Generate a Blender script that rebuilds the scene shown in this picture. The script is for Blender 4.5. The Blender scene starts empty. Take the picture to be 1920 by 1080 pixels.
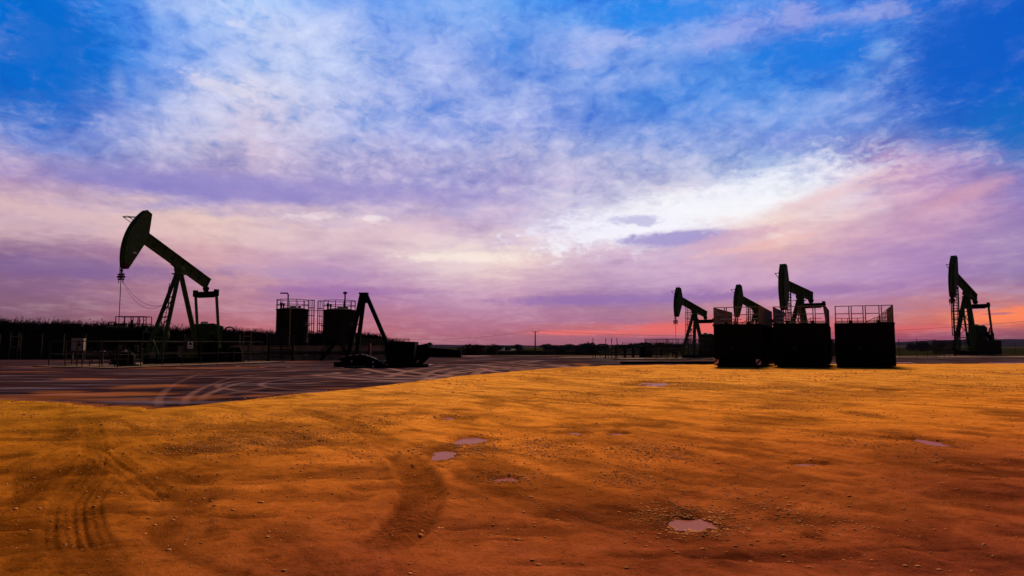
import bpy, bmesh, math, random
import numpy as np
from mathutils import Vector, Matrix
random.seed(7); RNG=np.random.default_rng(11)
sc=bpy.context.scene; COL=sc.collection
R=math.radians
F=1280.0; PT=math.atan(107/1280); CH=1.7
CP,SP=math.cos(PT),math.sin(PT)
def P(px,py,Y):
    cx=(px-960)/F; cy=(540-py)/F
    t=Y/(CP-cy*SP); return Vector((cx*t,Y,CH+(SP+cy*CP)*t))
def G(px,py):
    cx=(px-960)/F; cy=(540-py)/F
    t=-CH/(SP+cy*CP); return Vector((cx*t,(CP-cy*SP)*t,0))
def lin(h):
    if isinstance(h,str): h=[int(h[i:i+2],16)/255 for i in (0,2,4)]
    return tuple((c/12.92 if c<=.04045 else ((c+.055)/1.055)**2.4) for c in h)

# ---------------------------------------------------------------- camera
cam=bpy.data.objects.new('camera',bpy.data.cameras.new('camera')); COL.objects.link(cam)
cam.location=(0,0,CH); cam.rotation_euler=(math.pi/2+PT,0,0)
cam.data.sensor_width=36; cam.data.lens=36*F/1920; cam.data.clip_end=30000; cam.data.clip_start=.05
sc.camera=cam
vs=sc.view_settings; sc.display_settings.display_device='sRGB'
vs.view_transform='Standard'; vs.look='None'; vs.gamma=1; vs.exposure=0

# ---------------------------------------------------------------- node helper
class NT:
    def __init__(s,tree): s.t=tree; s.n=tree.nodes; s.l=tree.links
    def new(s,ty,**kw):
        n=s.n.new(ty)
        for k,v in kw.items(): setattr(n,k,v)
        return n
    def put(s,sock,v):
        if v is None: return
        if isinstance(v,bpy.types.NodeSocket): s.l.new(v,sock)
        else: sock.default_value=v
    def m(s,op,a,b=None,c=None,clamp=False):
        n=s.new('ShaderNodeMath',operation=op,use_clamp=clamp)
        s.put(n.inputs[0],a); s.put(n.inputs[1],b); s.put(n.inputs[2],c); return n.outputs[0]
    def vm(s,op,a,b=None,sc=None):
        n=s.new('ShaderNodeVectorMath',operation=op)
        s.put(n.inputs[0],a); s.put(n.inputs[1],b)
        if sc is not None: s.put(n.inputs['Scale'],sc)
        return n.outputs['Value'] if op in('DOT_PRODUCT','LENGTH') else n.outputs[0]
    def comb(s,x,y,z):
        n=s.new('ShaderNodeCombineXYZ'); s.put(n.inputs[0],x);s.put(n.inputs[1],y);s.put(n.inputs[2],z); return n.outputs[0]
    def sep(s,v):
        n=s.new('ShaderNodeSeparateXYZ'); s.put(n.inputs[0],v); return n.outputs
    def noise(s,vec,scale,detail=4,rough=.55,col=False,dist=0):
        n=s.new('ShaderNodeTexNoise'); s.put(n.inputs['Vector'],vec); n.inputs['Scale'].default_value=scale
        n.inputs['Detail'].default_value=detail; n.inputs['Roughness'].default_value=rough; n.inputs['Distortion'].default_value=dist
        return n.outputs['Color'] if col else n.outputs['Fac']
    def mr(s,v,a,b,c=0,d=1,smooth=True):
        n=s.new('ShaderNodeMapRange'); n.interpolation_type='SMOOTHSTEP' if smooth else 'LINEAR'
        s.put(n.inputs[0],v)
        for i,x in enumerate((a,b,c,d)): s.put(n.inputs[i+1],x)
        return n.outputs[0]
    def mix(s,f,a,b,mode='MIX'):
        n=s.new('ShaderNodeMix',data_type='RGBA',blend_type=mode)
        s.put(n.inputs[0],f)
        s.put(n.inputs[6],a if isinstance(a,bpy.types.NodeSocket) else (*a,1)); s.put(n.inputs[7],b if isinstance(b,bpy.types.NodeSocket) else (*b,1))
        return n.outputs[2]
    def attr(s,name):
        return s.new('ShaderNodeAttribute',attribute_name=name).outputs['Fac']

def mat(name,col,rough=.6,metal=0,var=.25,vscale=2.0,spec=.5,bump=0,bscale=20,col2=None):
    m=bpy.data.materials.new(name); m.use_nodes=True; t=NT(m.node_tree)
    b=t.n['Principled BSDF']; tc=t.new('ShaderNodeTexCoord').outputs['Object']
    nz=t.noise(tc,vscale,5,.6)
    if col2 is None: col2=tuple(c*(1-var) for c in col)
    c=t.mix(t.mr(nz,.35,.65),col2,tuple(c*(1+var*.6) for c in col))
    t.put(b.inputs['Base Color'],c); t.put(b.inputs['Roughness'],t.mr(nz,.3,.7,max(.02,rough-.1),min(1,rough+.12)))
    b.inputs['Metallic'].default_value=metal; b.inputs['Specular IOR Level'].default_value=spec
    if bump:
        bn=t.new('ShaderNodeBump'); bn.inputs['Strength'].default_value=bump; bn.inputs['Distance'].default_value=.02
        t.put(bn.inputs['Height'],t.noise(tc,bscale,4)); t.l.new(bn.outputs[0],b.inputs['Normal'])
    return m
M={}
M['green']=mat('dark_green_paint',(.080,.135,.026),.6,0,.3,3,.12)
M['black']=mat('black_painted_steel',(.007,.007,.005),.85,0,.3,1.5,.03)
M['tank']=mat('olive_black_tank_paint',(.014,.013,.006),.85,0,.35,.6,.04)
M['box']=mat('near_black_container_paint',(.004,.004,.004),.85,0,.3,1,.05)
M['red']=mat('dull_red_paint',(.10,.008,.006),.6,0,.3,6,.3)
M['galv']=mat('galvanised_steel',(.36,.27,.23),.55,.35,.25,8,.4)
M['rail']=mat('dull_rail_steel',(.030,.022,.012),.8,0,.3,6,.08)
M['post']=mat('weathered_wood_post',(.13,.085,.055),.8,0,.3,5,.2)
M['conc']=mat('weathered_concrete',(.20,.12,.075),.9,0,.35,1.2,.02,.3,8)
M['bund']=mat('ochre_bund_concrete',(.50,.33,.14),.9,0,.35,.8,.05,.3,6)
M['white']=mat('off_white_paint',(.8,.72,.62),.6,0,.2,3,.3)
M['crail']=mat('dull_container_rail_steel',(.15,.105,.085),.7,.1,.3,6,.15)
M['green2']=mat('darker_green_paint',(.035,.055,.012),.75,0,.4,2,.05)  # darker than the green on the rest of the pump
M['cab']=mat('grey_cabinet_paint',(.30,.25,.20),.7,0,.2,3,.1)
M['yellow']=mat('yellow_pipe_paint',(.55,.38,.12),.5,0,.3,4,.4)
M['orange']=mat('orange_paint',(.6,.25,.05),.5,0,.3,4,.4)
M['wood']=mat('dark_pole_wood',(.03,.022,.015),.85,0,.3,4,.1)
M['cable']=mat('dark_cable',(.02,.015,.015),.7,0,.2,5,.1)
M['reed']=mat('dark_reeds',(.020,.015,.010),.9,0,.5,1.5,.05)
M['leaf']=mat('dark_foliage',(.035,.038,.014),.85,0,.5,.6,.1)
M['leafb']=mat('brown_foliage',(.075,.045,.02),.85,0,.5,.6,.1)
M['bark']=mat('bark',(.04,.03,.02),.9)
M['stone']=mat('pale_gravel_stone',(.62,.24,.07),.9,0,.5,2,.03)
M['tyre']=mat('rubber',(.01,.01,.01),.8)
def hazard():
    m=bpy.data.materials.new('red_white_hazard_stripes'); m.use_nodes=True; t=NT(m.node_tree); b=t.n['Principled BSDF']
    x,y,z=t.sep(t.new('ShaderNodeTexCoord').outputs['Object'])[0:3]
    s=t.m('FRACT',t.m('MULTIPLY',t.m('ADD',t.m('SUBTRACT',z,x),50),2.3))
    t.put(b.inputs['Base Color'],t.mix(t.m('GREATER_THAN',s,.5),(.8,.62,.5),(.12,.01,.008))); b.inputs['Roughness'].default_value=.5
    return m
M['haz']=hazard()

# ---------------------------------------------------------------- mesh builder
class MB:
    def __init__(s): s.v=[]; s.f=[]; s.sm=[]
    def add(s,vs,fs,smooth=False):
        o=len(s.v); s.v+= [tuple(v) for v in vs]; s.f+=[tuple(i+o for i in f) for f in fs]; s.sm+=[smooth]*len(fs); return s
    def box(s,c,d,rot=None):
        hx,hy,hz=d[0]/2,d[1]/2,d[2]/2
        vs=[Vector((a*hx,b*hy,e*hz)) for a in(-1,1) for b in(-1,1) for e in(-1,1)]
        if rot is not None: vs=[rot@v for v in vs]
        c=Vector(c); vs=[v+c for v in vs]
        return s.add(vs,[(0,1,3,2),(4,6,7,5),(0,4,5,1),(2,3,7,6),(0,2,6,4),(1,5,7,3)])
    def bar(s,p,q,w,h=None,up=(0,0,1)):
        p=Vector(p);q=Vector(q);h=h or w;d=q-p;L=d.length
        if L<1e-6: return s
        d/=L; up=Vector(up)
        if abs(d.dot(up))>.98: up=Vector((1,0,0))
        sd=d.cross(up).normalized(); u=sd.cross(d)
        rot=Matrix((d,sd,u)).transposed()
        return s.box((p+q)/2,(L,w,h),rot)
    def tube(s,p,q,r,r2=None,n=8,cap=True):
        p=Vector(p);q=Vector(q);r2=r if r2 is None else r2;d=(q-p).normalized()
        a=Vector((0,0,1)) if abs(d.z)<.9 else Vector((1,0,0))
        u=d.cross(a).normalized();w=d.cross(u)
        vs=[];fs=[]
        for c,rr in((p,r),(q,r2)):
            for i in range(n):
                t=2*math.pi*i/n; vs.append(c+(u*math.cos(t)+w*math.sin(t))*rr)
        for i in range(n): j=(i+1)%n; fs.append((i,j,n+j,n+i))
        s.add(vs,fs,True)
        if cap: s.add(vs,[tuple(range(n))[::-1],tuple(range(n,2*n))])
        return s
    def path(s,pts,r,n=6):
        for a,b in zip(pts,pts[1:]): s.tube(a,b,r,n=n)
        return s
    def ring(s,c,rad,r,axis='z',n=24,a0=0,a1=360,m=5):
        c=Vector(c); pts=[]
        for i in range(n+1):
            t=R(a0+(a1-a0)*i/n); x,y=math.cos(t)*rad,math.sin(t)*rad
            pts.append(c+Vector({'z':(x,y,0),'y':(x,0,y),'x':(0,x,y)}[axis]))
        return s.path(pts,r,m)
    def lathe(s,c,prof,n=40,axis='z'):
        vs=[];c=Vector(c)
        for r,h in prof:
            for i in range(n):
                t=2*math.pi*i/n; x,y=r*math.cos(t),r*math.sin(t)
                vs.append(c+Vector({'z':(x,y,h),'y':(x,h,y),'x':(h,x,y)}[axis]))
        fs=[]
        for k in range(len(prof)-1):
            for i in range(n): j=(i+1)%n; fs.append((k*n+i,k*n+j,(k+1)*n+j,(k+1)*n+i))
        return s.add(vs,fs,True)
    def prism(s,pts,y0,y1,plane='xz'):
        n=len(pts); f={'xz':lambda a,b,y:(a,y,b),'xy':lambda a,b,y:(a,b,y),'yz':lambda a,b,y:(y,a,b)}[plane]
        vs=[f(a,b,y0) for a,b in pts]+[f(a,b,y1) for a,b in pts]
        fs=[tuple(range(n)),tuple(range(n,2*n))[::-1]]+[(i,(i+1)%n,n+(i+1)%n,n+i) for i in range(n)]
        return s.add(vs,fs)
    def build(s,name,m,parent=None,loc=None,bev=0,recalc=True):
        me=bpy.data.meshes.new(name); me.from_pydata(s.v,[],s.f)
        me.polygons.foreach_set('use_smooth',s.sm)
        if recalc:
            bm=bmesh.new(); bm.from_mesh(me); bmesh.ops.recalc_face_normals(bm,faces=bm.faces); bm.to_mesh(me); bm.free()
        me.materials.append(m); o=bpy.data.objects.new(name,me); COL.objects.link(o)
        if parent: o.parent=parent
        if loc: o.location=loc
        if bev:
            b=o.modifiers.new('bevel','BEVEL'); b.width=bev; b.segments=2; b.limit_method='ANGLE'
        return o
def tag(o,label=None,cat=None,group=None,kind=None):
    if label:o['label']=label
    if cat:o['category']=cat
    if group:o['group']=group
    if kind:o['kind']=kind
    return o
def empty(name,loc,rz=0,label=None,cat=None,group=None):
    o=bpy.data.objects.new(name,None); o.empty_display_size=.3; COL.objects.link(o); o.location=loc; o.rotation_euler=(0,0,rz)
    return tag(o,label,cat,group)

# ---------------------------------------------------------------- numpy noise
_H=RNG.random((256,256))
def vn(x,y):
    xi=np.floor(x).astype(int);yi=np.floor(y).astype(int);fx=x-xi;fy=y-yi
    fx=fx*fx*(3-2*fx);fy=fy*fy*(3-2*fy)
    h=lambda a,b:_H[a&255,b&255]
    return (h(xi,yi)*(1-fx)+h(xi+1,yi)*fx)*(1-fy)+(h(xi,yi+1)*(1-fx)+h(xi+1,yi+1)*fx)*fy
def fbm(x,y,o=5,g=.5):
    a=1;s=0;t=0
    for i in range(o):
        s=s+a*vn(x*2**i+i*17.3,y*2**i+i*9.1);t+=a;a*=g
    return s/t
def sst(v,a,b):
    t=np.clip((v-a)/(b-a),0,1);return t*t*(3-2*t)

# ---------------------------------------------------------------- terrain
_tr=[0,115,200,420,800,1500,2600,4200,6500]; _tz=[0,0,-1.25,-1.75,-2.3,-3.2,-6,0,-20]
def terr(x,y):
    r=np.hypot(x,y); az=np.degrees(np.arctan2(x,y))
    z=np.interp(r,_tr,_tz)
    hill=np.interp(r,[1800,3600,4600,6500],[0,1,1,.2])
    up=np.interp(az,[-60,-8,0,10,18,26,34,60],[14,4,1.0,3,10,14,26,30])
    return z+hill*(up+ (fbm(az*.35+40,r*.0006+3,4)-.5)*16)+np.interp(r,[150,900],[0,.35])*(fbm(x*.01,y*.01,3)-.5)
def terrz(x,y): return float(terr(np.array([x]),np.array([y]))[0])
def gridmesh(name,X,Y,Z,attrs,m):
    nr,nc=X.shape; me=bpy.data.meshes.new(name)
    me.vertices.add(nr*nc); me.vertices.foreach_set('co',np.stack([X,Y,Z],-1).astype(np.float32).ravel())
    i=np.arange(nr-1)[:,None]*nc+np.arange(nc-1)[None,:]
    q=np.stack([i,i+1,i+nc+1,i+nc],-1).reshape(-1,4).astype(np.int32)
    me.loops.add(q.size); me.loops.foreach_set('vertex_index',q.ravel())
    me.polygons.add(len(q)); me.polygons.foreach_set('loop_start',np.arange(len(q),dtype=np.int32)*4)
    me.polygons.foreach_set('use_smooth',np.ones(len(q),dtype=bool))
    me.update(calc_edges=True)
    for k,a in attrs.items():
        at=me.attributes.new(k,'FLOAT','POINT'); at.data.foreach_set('value',a.astype(np.float32).ravel())
    me.materials.append(m); o=bpy.data.objects.new(name,me); COL.objects.link(o); return o

def seg_dist(X,Y,pts):
    """distance to polyline, arclength, signed side"""
    D=np.full(X.shape,1e9);S=np.zeros(X.shape);W=np.zeros(X.shape);acc=0
    for (x0,y0),(x1,y1) in zip(pts,pts[1:]):
        dx,dy=x1-x0,y1-y0;L=math.hypot(dx,dy)
        if L<1e-6: continue
        t=np.clip(((X-x0)*dx+(Y-y0)*dy)/L/L,0,1)
        ex=X-x0-t*dx;ey=Y-y0-t*dy;d=np.hypot(ex,ey)
        k=d<D; D=np.where(k,d,D);S=np.where(k,acc+t*L,S);W=np.where(k,(dx*ey-dy*ex)/L,W);acc+=L
    return D,S,W
def smooth_px(pp,n=10):
    p=[np.array(G(*q)[:2]) for q in pp]
    p=[2*p[0]-p[1]]+p+[2*p[-1]-p[-2]];out=[]
    for i in range(1,len(p)-2):
        for k in range(n):
            t=k/n;a,b,c,d=p[i-1:i+3]
            out.append(.5*((2*b)+(c-a)*t+(2*a-5*b+4*c-d)*t*t+(-a+3*b-3*c+d)*t**3))
    out.append(p[-2]);return [tuple(o) for o in out]

# ground sheet
def field_mat():
    m=bpy.data.materials.new('fields_and_soil'); m.use_nodes=True; t=NT(m.node_tree); b=t.n['Principled BSDF']
    pos=t.new('ShaderNodeNewGeometry').outputs['Position']; x,y,z=t.sep(pos)[0:3]
    vo=t.new('ShaderNodeTexVoronoi'); t.put(vo.inputs['Vector'],t.vm('MULTIPLY',pos,(.0045,.0022,0))); vo.inputs['Scale'].default_value=1
    cr=t.new('ShaderNodeValToRGB'); cr.color_ramp.interpolation='CONSTANT'
    els=cr.color_ramp.elements; cols=[(0,(.012,.009,.004)),(.25,(.020,.018,.004)),(.5,(.010,.007,.004)),(.68,(.11,.075,.016)),(.8,(.015,.014,.005)),(.92,(.03,.018,.008))]
    els[0].color=(*cols[0][1],1); els[1].position=cols[1][0]; els[1].color=(*cols[1][1],1)
    for p_,c_ in cols[2:]: e=els.new(p_); e.color=(*c_,1)
    t.put(cr.inputs[0],t.sep(vo.outputs['Color'])[0])
    n=t.noise(t.vm('MULTIPLY',pos,(.05,.02,0)),1,6,.6)
    c=t.mix(t.mr(n,.3,.7,0,.6),cr.outputs[0],(.012,.008,.004))
    r=t.vm('LENGTH',pos)
    near=t.mix(t.noise(pos,.6,5),(.10,.06,.03),(.16,.10,.05))
    c=t.mix(t.mr(r,105,125),near,c)
    c=t.mix(t.mr(r,1500,2600),c,(.010,.008,.016))  # bluish distance haze painted into the colour of the far hills
    t.put(b.inputs['Base Color'],c); b.inputs['Roughness'].default_value=1; b.inputs['Specular IOR Level'].default_value=.0
    return m
rr=np.concatenate([[0.01,6,14,25,40,60,80,100],np.geomspace(108,6500,110)])
aa=np.radians(np.concatenate([np.arange(-180,-60,6),np.arange(-60,60,.5),np.arange(60,181,6)]))
A_,R_=np.meshgrid(aa,rr); Xg=R_*np.sin(A_);Yg=R_*np.cos(A_)
tag(gridmesh('ground',Xg,Yg,terr(Xg,Yg)-.012-.1*sst(R_,0,1)*(R_<100),{},field_mat()),kind='structure')

# ---------------------------------------------------------------- dirt lot
_bp=[(-90,30),(-40,25),(-22,22.3)]+[tuple(G(*q)[:2]) for q in [(0,752),(120,757),(200,765),(280,768),(340,764),(430,754),(560,740),(700,725),(860,706),(960,697),(1050,690),(1140,686),(1330,684.2),(1600,683.5),(1920,682)]]+[(80,64),(140,66)]
_bx=np.array([b[0] for b in _bp]);_by=np.array([b[1] for b in _bp])
def Yb(x): return np.interp(x,_bx,_by)+1.0*(vn(x*.8,x*0+3.3)-.5)+.7*(vn(x*2.9,x*0+8.3)-.5)+.45*(vn(x*9,x*0+5.3)-.5)
TR=[ # tyre tracks on dirt: (pixel path, half width, strength, tread)
 ([(640,1079),(730,1035),(772,985),(790,935),(775,890),(735,850),(690,818),(630,793),(560,774)],.24,1.0,1),
 ([(150,1079),(122,1010),(128,955),(165,900),(178,850),(170,800)],.17,.5,1),
 ([(195,1079),(160,1010),(160,955),(200,900)],.14,.4,1),
 ([(0,968),(60,925),(150,868),(235,838)],.13,.4,1),
 ([(180,858),(225,890),(290,945)],.12,.6,1),([(200,852),(250,890),(310,935)],.1,.4,1),
 ([(318,772),(325,800),(350,830),(400,850)],.35,.5,0),
 ([(820,1079),(870,1010),(900,950),(890,900)],.3,.55,0),
 ([(960,745),(1060,790),(1160,850),(1280,920),(1400,1000)],.35,.6,0),
 ([(1080,740),(1200,790),(1330,850),(1460,930),(1560,1040)],.3,.55,0),
 ([(1700,1079),(1730,980),(1720,900),(1690,850)],.3,.5,0),
 ([(1900,1000),(1840,930),(1780,880)],.25,.5,0),
 ([(980,712),(1180,735),(1400,742),(1700,740),(1919,755)],.7,.6,0),
 ([(1060,700),(1300,716),(1600,720),(1919,714)],.8,.5,0),
 ([(560,750),(760,760),(960,800),(1100,900),(1150,1079)],.4,.5,0),
 ([(700,1079),(900,965),(1180,905),(1500,935),(1800,1045)],.32,.5,0),
 ([(1250,1079),(1330,960),(1300,860),(1180,790),(1000,750)],.3,.5,0),([(1215,1079),(1280,965),(1250,870),(1140,800),(970,757)],.22,.4,0),
 ([(1919,822),(1700,802),(1520,832),(1400,900),(1370,1000)],.3,.5,0),([(1919,850),(1710,828),(1560,850),(1450,910),(1430,1010)],.22,.4,0),
 ([(380,1079),(330,985),(380,905),(520,850),(760,818)],.28,.45,0),([(1919,930),(1800,900),(1640,930),(1560,1079)],.3,.45,0),
 ([(380,912),(470,905),(600,895),(725,898)],.28,.7,0),
 ([(300,900),(430,915),(560,905),(700,885)],.25,.45,0),
]
TRP=[(smooth_px(p),w,s,t) for p,w,s,t in TR]
PAT=[ # damp dark patches px,py,rx,ry,strength
 (120,896,62,12,1),(340,912,85,14,.7),(640,900,85,9,.8),(200,940,60,14,.5),(290,975,40,9,.5),(20,866,22,5,.8),(230,818,90,7,.5),
 (520,815,120,9,.5),(360,850,90,8,.5),(620,780,80,8,.5),(770,930,34,45,.8),(330,1010,60,14,.5),(520,1020,50,16,.5),(1520,730,50,6,.7),(1470,765,60,6,.6),
 (1500,755,90,8,.5),(1160,745,70,6,.4),(1820,820,22,4,1),(1680,815,30,6,.7),(1390,838,50,7,.5),(1310,868,60,8,.5),(1760,860,110,30,.35),
 (1830,930,120,30,.35),(1120,905,60,12,.35),(960,960,80,18,.35),(1100,975,90,14,.35),(1340,730,110,5,.5),(1600,745,160,6,.5),(1450,795,100,7,.4),(1240,820,50,14,.4),
 (440,735,60,4,.4),(760,745,60,5,.3),(1200,735,40,3,.6),(980,1050,60,14,.4),(700,1000,60,20,.3),(1820,730,90,6,.4),(400,990,80,20,.35)]
PUD=[(888,831,30,6.5),(826,858,26,9),(838,789,15,4.5),(1078,818,22,4),(1158,819,16,3.5),(950,905,24,5),(1296,989,37,8),(1510,877.5,36,4.5),(1735,833,30,9),(1232,723,34,4.5),(1890,702.5,22,2.2),(300,886,0.1,.1)]
_rp=random.Random(5)
for _ in range(130):
    py_=690+390*_rp.random()**1.15; f_=(py_-647)/433
    PAT.append((_rp.uniform(-60,1980),py_,_rp.uniform(25,120)*(.45+f_),_rp.uniform(2,13)*(.25+1.3*f_),_rp.uniform(.3,.85)))
def elp(px,py,rx,ry):
    c=G(px,py);a=G(px,py-ry);b=G(px,py+ry)
    return c.x,(a.y+b.y)/2,rx/F*c.y,max(.05,(a.y-b.y)/2)
PATW=[elp(p[0],p[1],p[2]*1.15,p[3]*1.2)+(min(1,p[4]*1.15),) for p in PAT]; PUDW=[(lambda e:(e[0],e[1],e[2]*.95,e[3]*1.0))(elp(*p)) for p in PUD[:11]]
def dirt_fields(X,Y):
    w1=fbm(X*.9,Y*.9,4);w2=fbm(X*.9+50,Y*.9+20,4);w3_=fbm(X*3.1,Y*3.1+7,3);w4_=fbm(X*4.1,Y*4.1+7,3)
    Xw=X+(w1-.5)*.35;Yw=Y+(w2-.5)*.35
    z=(fbm(X*.35,Y*.35,5)-.5)*.05+(fbm(X*2.3+9,Y*2.3,4)-.5)*.026+(fbm(X*11,Y*11,3)-.5)*.006
    damp=np.zeros(X.shape);tread=np.zeros(X.shape)
    for pts,w,s,tr in TRP:
        D,S,W=seg_dist(Xw if not tr else X+(w1-.5)*.06,Yw if not tr else Y+(w2-.5)*.06,pts)
        m=1-sst(D,w*.75,w*1.25); m=m*((.5 if tr else .25)+.95*sst(fbm(S*.8,D*0+s*9,3),.36,.62))*(.75+.35*sst(w1+.5*(w3_-.5),.35,.6))*sst(S,0,1.2)
        z-=m*.02*s; z+=(sst(D,w*.9,w*1.2)*(1-sst(D,w*1.2,w*1.8)))*.014*s
        damp=np.maximum(damp,m*s*.75)
        if tr:
            ph=np.sin((S*1.0+np.abs(W)*1.2)*2*math.pi/.11) if w>.2 else np.sin(W*2*math.pi/.075); tread=np.maximum(tread,m*s*(.5+.5*ph)); z-=m*.012*(ph>0)
            damp=damp*(1-.55*m*(ph>0))
    for cx,cy,rx,ry,s in PATW:
        wob=(w1-.5)*1.6+(w3_-.5)*1.0
        d=np.sqrt(((X-cx)/rx)**2+((Y-cy)/ry)**2)+wob
        m=1-sst(d,.5,1.5); damp=np.maximum(damp,m*s*.95); z-=m*s*.018
    wet=np.zeros(X.shape)
    for cx,cy,rx,ry in PUDW:
        d=np.sqrt(((X-cx)/rx)**2+((Y-cy)/ry)**2)+(w1-.5)*.9+(w4_-.5)*.7
        m=1-sst(d,.5,1.5); z=z*(1-m)+m*(-.058+(w4_-.5)*.10+(w3_-.5)*.05); wet=np.maximum(wet,1-sst(d,.9,1.9))
    grav=sst(fbm(X*.5+70,Y*.28+4,5),.52,.66)
    return z,damp,tread,wet,grav
def dirt_mat():
    m=bpy.data.materials.new('packed_ochre_dirt'); m.use_nodes=True; t=NT(m.node_tree); b=t.n['Principled BSDF']
    pos=t.new('ShaderNodeNewGeometry').outputs['Position']; x,y,z=t.sep(pos)[0:3]
    damp,tread,wet,grav=[t.attr(k) for k in('damp','tread','wet','grav')]
    big=t.noise(pos,.16,5,.6); mid=t.noise(pos,.9,6,.62); fine=t.noise(pos,7,7,.78); vf=t.noise(pos,38,4,.75)
    # shading painted into the colour: ochre darkens to red towards viewer and right
    tone_grade=t.m('ADD',t.m('ADD',y,t.m('MULTIPLY',t.m('SUBTRACT',big,.5),10)),t.m('MULTIPLY',x,-.42))
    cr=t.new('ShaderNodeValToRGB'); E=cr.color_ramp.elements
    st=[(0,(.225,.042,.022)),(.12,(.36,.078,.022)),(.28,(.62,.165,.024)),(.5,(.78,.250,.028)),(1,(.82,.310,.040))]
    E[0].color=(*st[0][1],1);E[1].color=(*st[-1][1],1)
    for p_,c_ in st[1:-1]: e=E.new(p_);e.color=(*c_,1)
    t.put(cr.inputs[0],t.mr(tone_grade,2.2,25,0,1,False))
    left=t.m('ADD',t.m('DIVIDE',x,t.m('ADD',y,3)),t.m('MULTIPLY',t.m('SUBTRACT',big,.5),.5))
    c=t.mix(t.mr(left,-.12,-.5,0,.85),cr.outputs[0],t.mix(t.mr(y,6,24),(.34,.098,.007),(.46,.182,.010)))  # shading painted in here too: darker towards the left side
    c=t.mix(t.mr(mid,.35,.7,0,.45),c,t.mix(1,c,(1.25,1.3,1.35),'MULTIPLY'))
    c=t.mix(t.mr(mid,.62,.3,0,.5),c,t.mix(1,c,(.62,.62,.7),'MULTIPLY'))
    dg=lambda a,b,o:t.comb(t.m('ADD',t.m('MULTIPLY',x,.8*b),t.m('MULTIPLY',y,.6*b)),t.m('ADD',t.m('MULTIPLY',y,.8*a),t.m('MULTIPLY',x,-.6*a)),o); str_=t.noise(dg(.22,1.3,0),1,6,.65,dist=.6)
    sm=t.noise(dg(.2,.62,4),1,7,.66,dist=1.3)
    sc2=t.noise(t.vm('MULTIPLY',pos,(1.9,2.6,1)),1,7,.72,dist=1.6)
    c=t.mix(t.mr(sc2,.52,.66,0,.7),c,t.mix(1,c,(.50,.46,.45),'MULTIPLY'))
    c=t.mix(t.mr(sc2,.46,.36,0,.45),c,t.mix(1,c,(1.25,1.35,2.0),'MULTIPLY'))
    c=t.mix(t.mr(sm,.49,.64,0,.75),c,t.mix(1,c,(.42,.40,.42),'MULTIPLY'))
    c=t.mix(t.mr(str_,.5,.68,0,.65),c,t.mix(1,c,(.52,.5,.55),'MULTIPLY'))
    c=t.mix(t.mr(fine,.5,.66,0,.6),c,t.mix(1,c,(.5,.5,.6),'MULTIPLY'))
    c=t.mix(t.mr(fine,.46,.34,0,.5),c,t.mix(1,c,(1.3,1.35,1.5),'MULTIPLY'))
    c=t.mix(t.mr(vf,.42,.30,0,.8),c,t.mix(1,c,(.35,.33,.4),'MULTIPLY'))
    c=t.mix(t.m('MULTIPLY',t.mr(vf,.56,.72),t.m('ADD',.2,t.m('MULTIPLY',grav,.7))),c,t.mix(1,c,(1.7,1.7,2.2),'MULTIPLY'))
    c=t.mix(t.m('MULTIPLY',t.m('MULTIPLY',damp,.95,clamp=True),t.mr(fine,.25,.6,1,.72)),c,t.mix(1,c,(.25,.22,.3),'MULTIPLY'))
    c=t.mix(t.m('MULTIPLY',tread,.3,clamp=True),c,t.mix(1,c,(.5,.5,.5),'MULTIPLY'))
    c=t.mix(t.m('MULTIPLY',wet,.85,clamp=True),c,t.mix(1,c,(.55,.5,.5),'MULTIPLY'))
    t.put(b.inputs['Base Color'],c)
    t.put(b.inputs['Roughness'],t.mr(t.m('MAXIMUM',wet,t.m('MULTIPLY',damp,.5)),0,1,.95,.6)); b.inputs['Specular IOR Level'].default_value=0
    bn=t.new('ShaderNodeBump'); bn.inputs['Strength'].default_value=1; bn.inputs['Distance'].default_value=.045
    t.put(bn.inputs['Height'],t.m('ADD',t.m('MULTIPLY',fine,.7),t.m('MULTIPLY',vf,.35))); t.l.new(bn.outputs[0],b.inputs['Normal'])
    return m
NC,NR=900,600
s_=np.linspace(-1.25,1.25,NC)
y1=np.zeros(NC)
for i,s in enumerate(s_):
    ys=np.linspace(3,75,1500); xs=s*(ys+2.5); k=np.nonzero(ys>Yb(xs))[0]; y1[i]=ys[k[0]] if len(k) else 75
tt=np.linspace(0,1,NR)[:,None]
Yd=2.4*(y1[None,:]/2.4)**tt; Xd=s_[None,:]*(Yd+2.5)
zd,damp,tread,wet,grav=dirt_fields(Xd,Yd)
edge=1-np.clip((y1[None,:]-Yd)/1.3,0,1)
Zd=(zd+.075)*(1-edge)+.0065*edge
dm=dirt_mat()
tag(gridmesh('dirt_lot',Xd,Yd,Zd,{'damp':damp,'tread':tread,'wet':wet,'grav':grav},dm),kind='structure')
def dz(x,y):
    return dirt_fields(np.array([x],float),np.array([y],float))[0][0]+.075

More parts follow.
